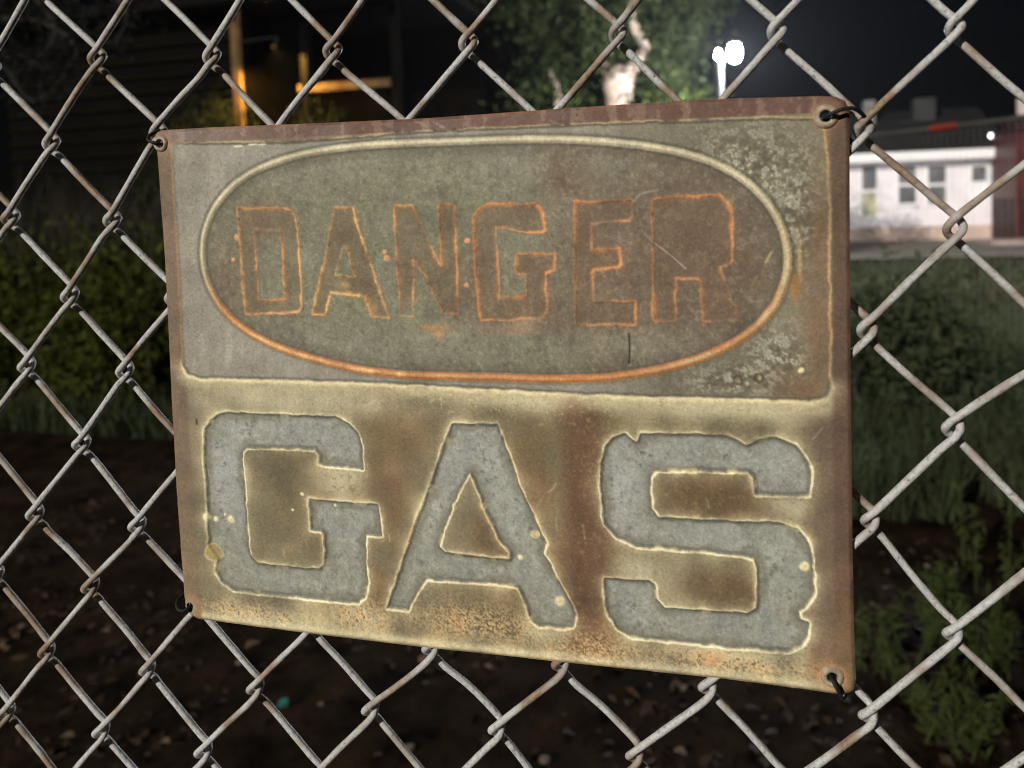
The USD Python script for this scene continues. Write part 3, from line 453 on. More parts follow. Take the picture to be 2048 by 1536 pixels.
stroke([(295.5, 69), (293.4, 72.3), (297.5, 67), (299, 64)], 0.5, (188, 168, 112), 0.7 * sstep(-0.3, 0.6, fine)); stroke([(293, 74), (291, 78)], 0.6, (150, 120, 70), 0.5)
for u, v in ((150, 2.5), (153, 4.5), (141, 1.5), (205, 4)): stroke([(u, v), (u + 5, v + 2.5)], 0.6, (140, 120, 104), 0.55)
for u, v in ((45, 9.5), (53, 9), (58, 9.2)): stroke([(u, v), (u + 4, v - 0.2)], 0.45, (214, 204, 178), 0.8)
# rust rings round the eyelets
for (u, v, r), k in zip(((2.9, 6.5, 2.0), (321.5, 7.6, 2.5), (4.6, 247.0, 2.0), (321.9, 246.6, 2.3)), (0.35, 0.4, 0.8, 0.7)):
    q = np.hypot(gu - u, gv - v) + 0.4 * mid; put((176, 118, 72), k * 0.6 * np.exp(-((q - 5.6) / 1.2) ** 2)); put((176, 156, 120), k * 0.45 * sstep(6, 3, q))
    put((150, 100, 52), k * 0.6 * np.exp(-((gu - u - 1) / 1.6) ** 2) * sstep(v + 5, v + 8, gv) * (1 - sstep(v + 12, v + 30, gv)))
col *= (1 + 0.030 * grit + 0.022 * fine + 0.03 * mid + 0.010 * runs)[..., None]
grey = col.mean(-1, keepdims=True); col = grey + (col - grey) * 0.90
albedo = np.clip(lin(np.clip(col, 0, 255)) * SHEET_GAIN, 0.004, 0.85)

HOLES = [(2.9, 6.5, 2.1), (321.5, 7.6, 2.5), (4.6, 247.0, 2.0), (321.9, 246.6, 2.3)]
cu, cv = (gu[:-1, :-1] + STEP / 2), (gv[:-1, :-1] + STEP / 2)
keep = (d_edge[:-1, :-1] + d_edge[1:, 1:] + d_edge[1:, :-1] + d_edge[:-1, 1:]) / 4 > 0
for u, v, r in HOLES: keep &= np.hypot(cu - u, cv - v) > r
part_of = np.zeros((NY, NX), int)
part_of[d_head > 0] = 1; part_of[d_oval > 0] = 2; part_of[d_oval > RIM] = 3
NAMES = [('back_plate', None), ('header_panel', 'grey-green panel pressed into the upper part'), ('oval_rim', 'raised rim, pale above and orange below'), ('oval_panel', 'grey-brown oval field')]
for i, k in enumerate(LET):
    part_of[LET[k] > 0] = 4 + i
    NAMES.append(('letter', f'letter {k[0]} of {"DANGER, rust-outlined" if len(k) == 1 else "GAS, large grey"}'))
pc = part_of[:-1, :-1]
idx = np.arange(NY * NX).reshape(NY, NX)
P = np.stack([gu, gv], -1).reshape(-1, 2).copy()
quads = np.stack([idx[:-1, :-1], idx[1:, :-1], idx[1:, 1:], idx[:-1, 1:]], -1)[keep]; qpart = pc[keep]
# border points are drawn onto the true outline and hole edges
cnt = np.bincount(quads.ravel(), minlength=NY * NX); rimv = np.where((cnt > 0) & (cnt < 4))[0]
border = Polygon(SHEET['outline']).buffer(1.2).buffer(-2.4).buffer(1.2).exterior
for i in rimv:
    hit = [(u, v, r) for u, v, r in HOLES if np.hypot(P[i, 0] - u, P[i, 1] - v) < r + 1.2]
    if hit:
        u, v, r = hit[0]; d = P[i] - (u, v); P[i] = np.array((u, v)) + d / max(np.hypot(*d), 1e-6) * r
    else:
        s = border.interpolate(border.project(shapely.Point(P[i]))); P[i] = (s.x, s.y)
front = sheet_point(P[:, 0], P[:, 1], -relief.ravel() / 1000)
F = np.vstack([quads[:, [0, 1, 2]], quads[:, [0, 2, 3]]]); Fp = np.concatenate([qpart, qpart])
fn = np.cross(front[F[:, 1]] - front[F[:, 0]], front[F[:, 2]] - front[F[:, 0]])
if fn[:, 1].mean() > 0: F = F[:, ::-1]; fn = -fn
N = np.zeros_like(front)
for k in range(3): np.add.at(N, F[:, k], fn)
N /= np.maximum(np.linalg.norm(N, axis=1, keepdims=True), 1e-15)
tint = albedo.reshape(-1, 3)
sign = thing('warning_sign', 'rusty pressed steel sign reading DANGER GAS wired to the chain-link fence', 'sign', sheet_point(165, 127))
made = {}
for p, (nm, lb) in enumerate(NAMES):
    f = F[Fp == p]
    if not len(f): continue
    ids, inv = np.unique(f.ravel(), return_inverse=True); f2 = inv.reshape(-1, 3)
    v2, n2, t2 = front[ids], N[ids], tint[ids]
    if p == 0:                                   # the plate also gets its cut edge and its back
        e = np.vstack([F[:, [0, 1]], F[:, [1, 2]], F[:, [2, 0]]]); ek = np.sort(e, 1); key_ = ek[:, 0] * (NY * NX) + ek[:, 1]
        _, first, c = np.unique(key_, return_index=True, return_counts=True); rim_e = e[first[c == 1]]
        a, b = front[rim_e[:, 0]], front[rim_e[:, 1]]; back = np.array([0, 0.0016, 0])
        a2, b2 = a.copy(), b.copy(); a2[:, 1] = b2[:, 1] = 0.0022
        sv = np.stack([a, a2, b2, b], 1).reshape(-1, 3); k = np.arange(len(a))[:, None] * 4; sf = np.vstack([k + [0, 1, 2], k + [0, 2, 3]])
        sn = np.repeat(np.cross(b - a, [0, 1.0, 0]), 4, 0); sn /= np.maximum(np.linalg.norm(sn, axis=1, keepdims=True), 1e-12)
        bp = Polygon(border.coords).difference(shapely.union_all([shapely.Point(u, v).buffer(r) for u, v, r in HOLES]))
        bv, bf = trimesh.creation.triangulate_polygon(bp, engine='earcut')
        bv3 = sheet_point(bv[:, 0], bv[:, 1], 0.0022)
        f2 = np.vstack([f2, sf + len(v2), np.asarray(bf) + len(v2) + len(sv)])
        v2 = np.vstack([v2, sv, bv3]); n2 = np.vstack([n2, sn, np.tile([0, 1.0, 0], (len(bv3), 1))])
        t2 = np.vstack([t2, np.tile(lin(104, 74, 56), (len(sv), 1)), np.tile(lin(90, 66, 52), (len(bv3), 1))])
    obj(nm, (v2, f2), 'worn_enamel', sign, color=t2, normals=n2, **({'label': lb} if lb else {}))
for (u, v, r), big in zip(HOLES, (0.85, 1.0, 0.0, 1.0)):      # pressed eyelets
    if not big: continue
    t = np.linspace(0, 2 * np.pi, 40, endpoint=False); prof = [(r - 0.15, 2.0), (r - 0.15, -0.5), (r + 0.25, -1.05), (r + 1.0, -1.15), (r + 1.9 * big, -0.75), (r + 2.5 * big, 0.1)]
    vv = np.vstack([sheet_point(u + q * np.cos(t), v + q * np.sin(t), h / 1000) for q, h in prof]); n = 40
    ff = np.vstack([[[a * n + i, a * n + (i + 1) % n, (a + 1) * n + (i + 1) % n], [a * n + i, (a + 1) * n + (i + 1) % n, (a + 1) * n + i]] for a in range(len(prof) - 1) for i in range(n)])
    obj('eyelet', (vv, ff), 'eyelet_brass', sign, smooth=True)

# ------------------------------------------------------------------ ground
def ground_height(x, y):
    p = np.stack([x, y, np.zeros_like(x)], -1)
    return 0.05 * (meshkit.fbm(p * 1.6, 5, 3) - 0.5) + 0.02 * (meshkit.fbm(p * 9.0, 3, 5) - 0.5)
def spaced(lo, hi, fine_lo, fine_hi, n, m):
    g = lambda a, b, k: a + (b - a) * np.linspace(0, 1, k) ** 2.6
    return np.unique(np.concatenate([-g(-fine_lo, -lo, m), np.linspace(fine_lo, fine_hi, n), g(fine_hi, hi, m)]))
gx, gy = np.meshgrid(spaced(-70, 70, -4.5, 4.5, 190, 22), spaced(-20, 120, 0.3, 8.0, 180, 24))
hz = ground_height(gx, gy) * np.clip(1.6 - np.hypot(gx, gy) / 40, 0.1, 1) - 0.01
k = np.arange(gx.size).reshape(gx.shape)
q = np.stack([k[:-1, :-1], k[:-1, 1:], k[1:, 1:], k[1:, :-1]], -1).reshape(-1, 4)
obj('ground', (np.stack([gx, gy, hz], -1).reshape(-1, 3), q), 'soil', smooth=True, kind='structure')
def on_soil(x, y): return np.stack([x, y, ground_height(x, y) - 0.012], -1)

# ------------------------------------------------------------------ the fence in front
def node(c, r):
    w = np.array([1, c, r, c * c, c * r, r * r], float) @ FENCE_FIT
    d = FENCE_NODES.get((c, r))
    if d is None:
        g = np.random.default_rng(abs(c * 7919 + r * 104729 + 17)); d = g.normal(0, 0.9, 2)
    return np.array([w[0] + d[0] / 1000, 0.0085, w[1] + d[1] / 1000])
FENCE_FIT[3:] *= 1.0
fence = thing('chain_link_fence', 'weathered galvanised chain-link fence with rust-brown stretches, the one carrying the sign', 'fence', (0.2, 0.0085, 0.0))
WIRE, D = 0.00170, 0.0032
LEFT_BEND = [(6.0, -9.2, 1.0), (1.2, -4.5, 0.95), (-1.9, -1.9, 0.5), (-2.7, 0.4, -0.35), (-1.3, 2.8, -0.9), (3.2, 6.9, -1.0)]
RIGHT_BEND = [(-5.0, -8.0, -1.0), (0.0, -3.0, -1.0), (2.2, -0.4, -0.55), (2.5, 1.9, 0.2), (1.0, 4.3, 0.9), (-4.4, 9.5, 1.0)]
for kcol in range(-9, 20):
    path, rr = [], 38
    sag = np.random.default_rng(900 + kcol)
    while rr > -13:
        if (kcol + rr) % 2 == 0:
            n0, bend = node(kcol, rr), LEFT_BEND
        else:
            n0, bend = node(kcol + 1, rr), RIGHT_BEND
        if n0[2] > 0.03:
            s = 1 + 0.08 * sag.standard_normal()
            path += [n0 + np.array([a * s / 1000, e * D * (1 + 0.08 * sag.standard_normal()), b * s / 1000]) for a, b, e in bend]
            nxt = node(kcol + (1 if (kcol + rr) % 2 == 0 else 0), rr - 1)          # a slight bow between the bends
            e_ = (RIGHT_BEND if (kcol + rr) % 2 == 0 else LEFT_BEND)[0]; nxt = nxt + np.array([e_[0], 0, e_[1]]) / 1000
            mid_ = (path[-1] + nxt) / 2 + sag.normal(0, 0.00022, 3); mid_[1] = path[-1][1]; path.append(mid_)
        rr -= 1
    line_ = spline(path[:-1], 5)
    rad = WIRE * (1 + 0.12 * (meshkit.fbm(line_ * 140.0, 3, kcol) - 0.5) * 2 + 0.22 * np.clip(meshkit.noise(line_ * 55.0, kcol + 40) - 0.72, 0, 1) * 3)
    obj('wire', tube(line_, rad, 10), 'zinc_wire', fence, smooth=True)

# ------------------------------------------------------------------ black wire ties through the four eyelets
def tie(pts, label):
    t = thing('wire_tie', label, 'wire tie', pts[0], group='black wire ties holding the sign')
    obj('loop', tube(spline(pts, 8), 0.00085, 9), 'black_wire', t, smooth=True)
S = lambda u, v, y: sheet_point(u, v, y / 1000)
tie([S(3.4, 6.6, 6), S(3.3, 6.7, 0), S(2.2, 6.3, -2.6), S(-0.4, 5.6, -3.0), S(-3.2, 4.0, -1.6), S(-3.8, 1.2, 2.0), S(-1.6, -0.6, 6), S(0.6, -0.4, 12), S(2.4, 3.0, 13), S(3.3, 6.4, 9)], 'black wire tie wrapped over the top left corner of the sign')
tie([S(320.8, 8.4, 7), S(321.0, 8.2, 0), S(322.4, 7.4, -3.0), S(327.0, 5.6, -4.0), S(332.0, 5.2, -2.0), S(336.4, 7.5, 3), S(339.5, 10.5, 10), S(339.0, 15.5, 16), S(334.5, 18.5, 15), S(330.5, 13.0, 12), S(326.0, 9.0, 9), S(320.8, 8.4, 7)], 'black wire tie from the top right eyelet to the fence knuckle')
tie([S(4.8, 246.8, 8), S(4.8, 247.0, 0), S(3.4, 248.0, -2.6), S(0.2, 247.8, -3.0), S(-2.8, 246.2, -0.6), S(-3.8, 244.6, 4), S(-1.0, 243.0, 12), S(3.0, 246.0, 14), S(4.8, 246.8, 9)], 'black wire tie over the left edge at the bottom left hole')
tie([S(321.2, 246.2, 8), S(321.2, 246.4, 0), S(322.2, 247.6, -3.0), S(324.0, 251.0, -3.4), S(325.4, 255.0, -1.0), S(327.6, 256.5, 4), S(330.0, 254.0, 13), S(326.0, 249.0, 15), S(321.2, 246.2, 9)], 'black wire tie hanging from the bottom right eyelet over the lower edge')

# ------------------------------------------------------------------ floodlight and what it lights
def lamp_post():
    top = at(1437, 112, 15.0); t = thing('flood_light', 'tall pale pole with two glaring white lamp heads beside the tree', 'lamp post', (top[0], top[1], 0))
    x, y, z = top
    obj('pole', tube(np.array([(x, y, -0.1), (x, y, 1.5), (x, y, z - 0.05)]), [0.085, 0.08, 0.07], 14), 'pole_paint', t, smooth=40)
    obj('arm', tube(np.array([(x, y, z - 0.12), (x + 0.12, y + 0.02, z - 0.05), (x + 0.20, y + 0.03, z + 0.03)]), 0.03, 8), 'pole_paint', t, smooth=40)
    def head(cx, cz, rx, rz, mats):
        m = trimesh.creation.icosphere(3); v = np.array(m.vertices) * [rx, 0.12, rz] + [cx, y + 0.02, cz]
        h = obj('lamp_head', (v, np.array(m.faces)), mats, t, smooth=True)
        hv = box(cx - rx * 0.8, cx + rx * 0.8, y - 0.03, y + 0.12, cz + rz * 0.88, cz + rz * 1.12)
        obj('hood', hv, 'pole_paint', h)
    head(x + 0.0, z + 0.0, 0.045, 0.11, 'lamp_small'); b = at(1466, 106, 15.0); head(b[0] + .03, b[2], 0.115, 0.165, 'lamp_big')
glow('lamp_small', (0.92, 0.96, 1.0), LAMP * 0.35); glow('lamp_big', (0.86, 0.92, 1.0), LAMP)
lamp_post()

def tree(name, label, base, limbs, crown, leaf, bark, seed, size, trunk_label=None, group=None):
    """limbs: lists of (point, radius); crown: (centre, spread, leaves)."""
    rng = np.random.default_rng(seed)
    t = thing(name, label, 'tree', base, group=group)
    tk = None
    for i, l in enumerate(limbs):
        p = spline([a for a, _ in l], 6); r = np.interp(np.linspace(0, 1, len(p)), np.linspace(0, 1, len(l)), [b for _, b in l])
        v, f = tube(p, r * (1 + 0.22 * (meshkit.fbm(p * 2.2, 3, seed) - 0.5)), 14)
        v = v + 0.16 * r.mean() * (meshkit.fbm(v * 3.0, 3, seed + 3)[:, None] - 0.5) * (v - v.mean(0)) / (np.linalg.norm(v - v.mean(0), axis=1, keepdims=True) + 1e-9) * 3
        ob = obj('trunk' if i == 0 else 'branch', (v, f), bark, t, smooth=60)
    pts = []
    for c, s, n in crown:
        g = np.array(c) + rng.standard_normal((max(n // 22, 1), 3)) * np.array(s) * 0.62
        pts.append(np.repeat(g, 22, 0)[:n] + rng.standard_normal((min(n, len(g) * 22), 3)) * size * 1.7)
    pts = np.vstack(pts)
    obj('crown', leaves(pts, size * (0.6 + 0.8 * rng.random(len(pts))), rng), leaf, t, **{})
    return t
Y = 19.0
A = lambda px, py, dy=0.0, yy=Y: at(px, py, yy + dy)
b = A(1240, 430); b[2] = -0.1
crown = [((A(x, y_, dy)), (s, 1.0, s * 0.8), n) for x, y_, dy, s, n in (
    (1120, 40, 0.5, .75, 1100), (1050, 110, 0.9, .6, 700), (1130, 130, 1.0, .5, 600), (1300, 40, 0.4, .7, 1000), (1360, 90, 0.2, .45, 650), (1330, 165, 0.0, .35, 700), (1370, 190, -0.2, .25, 450), (1345, 205, -0.5, .3, 600),
    (1090, 190, 0.5, .4, 420), (1200, -40, 0.3, 1.0, 1500), (1390, -20, 0.6, .6, 700), (1020, 20, 1.0, .7, 700), (1180, 120, 1.3, .45, 500), (1150, 200, 0.9, .3, 280), (1320, 110, 0.9, .4, 500), (1205, 110, -.1, .22, 260), (1225, 70, -.1, .3, 320), (1060, 205, .1, .3, 300), (1190, 190, 1.0, .25, 300), (1300, 205, .6, .3, 350), (1380, 60, .4, .3, 300), (1060, -60, .8, .9, 900))]
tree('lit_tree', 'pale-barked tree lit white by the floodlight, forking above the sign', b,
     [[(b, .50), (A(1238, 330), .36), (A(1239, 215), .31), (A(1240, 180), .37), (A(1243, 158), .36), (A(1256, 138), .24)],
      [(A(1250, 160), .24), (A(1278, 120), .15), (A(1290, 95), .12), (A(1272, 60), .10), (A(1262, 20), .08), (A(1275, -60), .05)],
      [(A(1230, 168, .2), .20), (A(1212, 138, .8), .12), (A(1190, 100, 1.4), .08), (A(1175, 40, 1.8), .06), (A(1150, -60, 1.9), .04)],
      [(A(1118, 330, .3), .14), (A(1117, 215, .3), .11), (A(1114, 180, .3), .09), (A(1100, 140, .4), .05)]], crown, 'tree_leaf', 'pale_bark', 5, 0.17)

# the white house
def window(parent, x0, x1, z0, z1, y, lower, lean_to=False):
    w = obj('window', join([box(x0 - .09, x0, y - .07, y + .02, z0 - .09, z1 + .09), box(x1, x1 + .09, y - .07, y + .02, z0 - .09, z1 + .09), box(x0, x1, y - .07, y + .02, z1, z1 + .09), box(x0, x1, y - .09, y + .02, z0 - .09, z0)]), 'trim_white', parent)
    zm = (z0 + z1) / 2
    obj('sash_rail', box(x0, x1, y - .045, y + .02, zm - .05, zm + .05), 'trim_white', w)
    obj('pane', box(x0, x1, y - .012, y + .012, zm + .05, z1), 'window_dark', w); obj('pane', box(x0, x1, y - .010, y + .012, z0, zm - .05), lower, w)
def white_house():
    Y = 34.0; g = lambda px, py: at(px, py, Y)
    x1 = g(1993, 380)[0]; x0 = g(1560, 380)[0]; ze = g(1850, 322)[2]; zf = g(1850, 303)[2]; zb = 0.62
    t = thing('white_house', 'long single-storey white house with sash windows and a dark roof, floodlit', 'house', ((x0 + x1) / 2, Y + 3, 0))
    wins = [(1724, 1753, 333, 432, 'curtain'), (1797, 1831, 333, 407, 'window_dark'), (1856, 1891, 333, 407, 'window_dark'), (1943, 1972, 333, 398, 'trim_white'), (1640, 1670, 333, 407, 'window_dark')]
    wr = [(g(a, 380)[0], g(b_, 380)[0], g(a, d)[2], g(a, c)[2], k) for a, b_, c, d, k in wins]
    wall = Polygon([(x0, zb), (x1, zb), (x1, ze + .06), (x0, ze + .06)], [[(a, c), (b_, c), (b_, d), (a, d)] for a, b_, c, d, _ in wr])
    m = trimesh.creation.extrude_polygon(wall, 0.15, engine='earcut'); v = np.array(m.vertices)[:, [0, 2, 1]] + [0, Y, 0]; f = np.array(m.faces)[:, ::-1]
    n_ = 0; z = zb                                         # lapped siding boards, 0.22 m each, on the wall
    wl = obj('wall', (v, f), 'house_white', t)
    obj('wall', join([box(x0, x0 + .15, Y + .15, Y + 7, zb, ze), box(x1 - .15, x1, Y + .15, Y + 7, zb, ze), box(x0, x1, Y + 6.85, Y + 7, zb, ze)]), 'house_white', t)
    while z < ze - .05:
        z2 = min(z + .22, ze); cut = [(a, b_) for a, b_, c, d, _ in sorted(wr) if c - .1 < z2 and d + .1 > z]
        xs = [x0] + [q for a, b_ in cut for q in (a - .1, b_ + .1)] + [x1]
        bx = []
        for a, b_ in zip(xs[::2], xs[1::2]):
            v = np.array([(a, Y - .028, z), (b_, Y - .028, z), (b_, Y - .004, z2), (a, Y - .004, z2), (a, Y - .002, z), (b_, Y - .002, z)]); obj('siding_board', (v, np.array([[0, 1, 2], [0, 2, 3], [0, 4, 5], [0, 5, 1]])), 'house_white', wl)
        z = z2
    for a, b_, c, d, k in wr: window(t, a, b_, c, d, Y, k)
    obj('skirting', box(x0 + .02, x1 - .02, Y + .03, Y + .12, -.1, zb), 'skirting', t)
    obj('fascia', box(x0 - .3, x1 + .25, Y - .62, Y - .56, ze, zf), 'trim_white', t)
    obj('soffit', box(x0 - .3, x1 + .25, Y - .56, Y + .02, ze + .05, ze + .09), 'trim_white', t)
    zr = g(1850, 236)[2] + .7; yr = Y + 3.6
    rv = np.array([(x0 - .35, Y - .68, zf + .01), (x1 + .3, Y - .68, zf + .01), (x1 + .3, yr, zr), (x0 - .35, yr, zr), (x0 - .35, Y + 7.6, zf + .01), (x1 + .3, Y + 7.6, zf + .01)])
    rf = np.array([[0, 1, 2], [0, 2, 3], [3, 2, 5], [3, 5, 4], [0, 3, 4], [1, 5, 2]])
    rf_ = obj('roof', (rv, rf), 'roof_shingle', t)
    for px, py, w, h in ((1846, 217, .42, .40), (1737, 213, .22, .22), (1813, 250, .4, .14)):
        p = at(px, py, Y + 2.6); obj('roof_vent', box(p[0] - w, p[0] + w, p[1] - .3, p[1] + .3, p[2] - h - .6, p[2] + h), 'vent_pale' if px == 1737 else 'roof_box', rf_)
plain('vent_pale', (0.16, 0.15, 0.145), 0.6, 0.3, 2.0)
plain('roof_box', (0.022, 0.022, 0.021), 0.7, 0.3, 2.0)
white_house()

def red_shed():
    Y = 31.0; g = lambda px, py: at(px, py, Y)
    x0 = 10.07; x1 = x0 + 5.0; zt = g(2033, 262)[2]; zm = g(2033, 396)[2]
    t = thing('red_shed', 'boxy dark red shed at the right end of the white house', 'shed', ((x0 + x1) / 2, Y + 1.4, 0))
    obj('wall', join([box(x0, x0 + .1, Y + .1, Y + 2.65, zm, zt), box(x1 - .1, x1, Y + .1, Y + 2.65, 0, zt), box(x0, x1, Y + 2.65, Y + 2.75, 0, zt)]), 'red_metal', t)
    obj('shadowed_base_wall', box(x0 + .03, x0 + .1, Y + .12, Y + 2.65, 0, zm - .01), 'dark_red', t)  # darker red paints in the shadow on the lower side wall
    x = x0; i = 0
    while x < x1 - .05:                                     # ribbed sheet panels
        w = min(.62, x1 - x); obj('wall_panel', join([box(x + .004, x + w - .004, Y, Y + .1, zm, zt - .05), box(x + w - .09, x + w - .02, Y - .03, Y + .001, zm, zt - .06)]), 'red_metal', t)
        obj('shadowed_panel', box(x + .004, x + w - .004, Y + .06, Y + .12, 0, zm - .01), 'dark_red', t); x += w  # lower front is darker red to stand for the shadow over it
    obj('roof', box(x0 - .08, x1 + .08, Y - .12, Y + 2.8, zt, zt + .12), 'dark_red', t)
    obj('corner_trim', box(x0 - .03, x0 + .10, Y - .035, Y - .001, 0, zt - .06), 'red_metal', t)
    p = at(2046, 214, Y + .8); m = trimesh.creation.cylinder(.30, 0.62, sections=24); v = np.array(m.vertices) + [p[0] + .1, Y + .8, p[2]]
    obj('roof_vent', (v, np.array(m.faces)), 'pale_metal', t, smooth=40); obj('vent_base', box(p[0] - .45, p[0] + .7, Y + .3, Y + 1.3, zt + .12, p[2] - .31), 'dark_red', t)
    p = at(1988, 271, Y + 2.5); s = trimesh.creation.icosphere(2, .085); obj('wall_lamp', (np.array(s.vertices) + [x0 - .08, Y + 2.5, p[2]], np.array(s.faces)), 'corner_lamp', t, smooth=True)
    q = on_ground(2010, 486)
    pad = obj('concrete_pad', box(x0 - 1.3, x1 + 1, Y - 1.8, Y - .1, -.1, .22), 'concrete', kind='structure')
glow('corner_lamp', (1.0, 0.95, 0.98), 6.0)
red_shed()
fx, fy = np.meshgrid(np.linspace(-6, 16, 45), np.linspace(23.5, 36, 26)); k = np.arange(fx.size).reshape(fx.shape)
fz = .05 + .03 * meshkit.fbm(np.stack([fx, fy, fx * 0], -1), 3, 2) - .3 * (1 - np.clip((fy - 23.5) / 1.2, 0, 1))
obj('gravel_yard', (np.stack([fx, fy, fz], -1).reshape(-1, 3), np.stack([k[:-1, :-1], k[:-1, 1:], k[1:, 1:], k[1:, :-1]], -1).reshape(-1, 4)), 'gravel', smooth=True, kind='structure')

# ------------------------------------------------------------------ the far chain-link fence
def far_fence():
    p0 = EYE + 7.0 * ray(2048, 400); d = np.array([-.665, .747, 0]); d /= np.linalg.norm(d); start = np.array([p0[0], p0[1], 0]) - d * 1.6
    n, H, w, h = 190, 2.30, .066, .083
    t = thing('chain_link_fence', 'distant fine-meshed chain-link fence before the white house, red band on its top rail', 'fence', start + d * 5)
    rows = int(H / h * 2) - 1; parts = []
    s = np.arange(rows + 1)
    for i in range(n):
        xs = (i + (s % 2)) * w / 2 * 1.0
        P_ = start + d * (xs[:, None] + i * w / 2) + np.array([0, 0, 1.0]) * (0.06 + s[:, None] * h / 2)
        parts.append(tube(P_, 0.0021, 3))
    obj('wire_mesh', join(parts), 'far_mesh_wire', t, kind='stuff')
    L = n * w
    rail = lambda a, b: np.array([start + d * a + [0, 0, H], start + d * b + [0, 0, H]])
    obj('top_rail', tube(rail(-.1, L + .1), .024, 10), 'far_wire', t, smooth=40)
    # where the line of sight at px 1862 and 1916 meets the fence
    def along(px):
        r_ = ray(px, 300); M = np.array([[d[0], -r_[0]], [d[1], -r_[1]]]); return np.linalg.solve(M, (EYE - start)[:2])[0]
    a, b = sorted((along(1862), along(1916))); obj('red_band', tube(rail(a, b), .034, 12), 'red_tape', t, smooth=40)
    for a in (0.0, 6.2, 12.4):
        obj('post', tube(np.array([start + d * a + [0, .03, -.1], start + d * a + [0, .03, H + .04]]), .03, 10), 'far_wire', t, smooth=40)
far_fence()

# ------------------------------------------------------------------ the dark house on the left, with its amber lamp
def dark_house():
    Y = 16.0; g = lambda px, py, yy=Y: at(px, py, yy)
    xc = g(485, 160)[0]; xl = xc - 6.5; zt = g(485, 20)[2]
    t = thing('dark_house', 'dark clapboard house at upper left, one corner board lit amber', 'house', ((xl + xc) / 2, Y + 3, 0))
    obj('wall', box(xl, xc - .01, Y + .03, Y + 6, 0, zt), 'unlit_wall', t)
    z = 0.0; edges = [g(400, py)[2] for py in (118, 152, 180)]; lap = (edges[0] - edges[2]) / 2
    z = edges[2] - lap * math.floor(edges[2] / lap)
    while z < zt - .1:
        z2 = min(z + lap, zt); v = np.array([(xl, Y - .075, z), (xc - .2, Y - .075, z), (xc - .2, Y + .028, z2), (xl, Y + .028, z2), (xl, Y - .075, z + .05), (xc - .2, Y - .075, z + .05), (xl, Y + .028, z), (xc - .2, Y + .028, z)])
        bd = obj('siding_board', (v, np.array([[0, 1, 5], [0, 5, 4], [4, 5, 2], [4, 2, 3], [0, 6, 7], [0, 7, 1]])), 'brown_board', t); obj('lit_edge', box(xl, xc - .2, Y - .082, Y - .076, z + .004, z + .055), 'lit_edge_tone', bd); z = z2  # lighter strip paints in the lit lower edge of each board
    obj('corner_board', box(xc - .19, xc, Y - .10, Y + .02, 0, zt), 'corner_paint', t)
    obj('eave', box(xl - .5, xc + .5, Y - .7, Y + 6.3, zt, zt + .25), 'dark_roof', t)
    # porch beam and posts to the right
    b0, b1 = g(600, 184, Y + .4), g(786, 184, Y + .4)
    obj('porch_beam', box(b0[0], b1[0], Y + .3, Y + .5, b0[2] - .03, g(600, 171, Y + .4)[2]), 'post_paint', t)
    obj('porch_wall', box(xc, b1[0] + 2.2, Y + 3, Y + 3.2, 0, zt), 'unlit_wall', t)
    for px in (792, 612): p = g(px, 150, Y + .4); obj('porch_post', box(p[0] - .06, p[0] + .10, Y + .28, Y + .52, 0, zt), 'brown_board', t)
    obj('porch_roof', box(xc + .51, b1[0] + 1.4, Y - .5, Y + 3.2, zt, zt + .2), 'dark_roof', t)
    p = at(553, 96, Y - .25)
    l = thing('porch_lamp', 'small amber lamp glowing beside the dark house corner', 'lamp', p)
    s = trimesh.creation.icosphere(3, 0.022); obj('bulb', (np.array(s.vertices) + p + [0, 0, .03], np.array(s.faces)), 'amber', l, smooth=True)
    a = np.linspace(0, 2 * np.pi, 28, endpoint=False); prof = [(.012, .10), (.055, .08), (.10, .035), (.135, -.04), (.130, -.04), (.094, .03), (.05, .07), (.012, .088)]
    n = 28; ti = math.radians(22); tilt = np.array([[1, 0, 0], [0, math.cos(ti), -math.sin(ti)], [0, math.sin(ti), math.cos(ti)]])
    v = np.vstack([np.c_[q * np.cos(a), q * np.sin(a), np.full(n, hh)] @ tilt.T + p for q, hh in prof])
    f = np.array([[k * n + i, k * n + (i + 1) % n, (k + 1) * n + (i + 1) % n, (k + 1) * n + i] for k in range(len(prof) - 1) for i in range(n)])
    obj('added_shade', (v, f), 'shade_black', l, smooth=40)  # lamp cover added to hide the bulb and cut off its upward light
    g2 = trimesh.creation.icosphere(2, .04); obj('added_dot', (np.array(g2.vertices) + p + [0.02, -.15, .0], np.array(g2.faces)), 'added_dot_glow', l, smooth=True)  # dim glowing dot added as visible stand-in for the hidden bulb
    obj('bracket', tube(np.array([p + [0, 0, .09], p + [0, .02, .24], p + [-.3, .1, .26], (xc - .05, Y - .08, p[2] + .24)]), .016, 8), 'black_wire', l, smooth=40)
glow('added_dot_glow', (1.0, 0.55, 0.10), 0.14)
glow('amber', (1.0, 0.58, 0.12), AMBER)
dark_house()

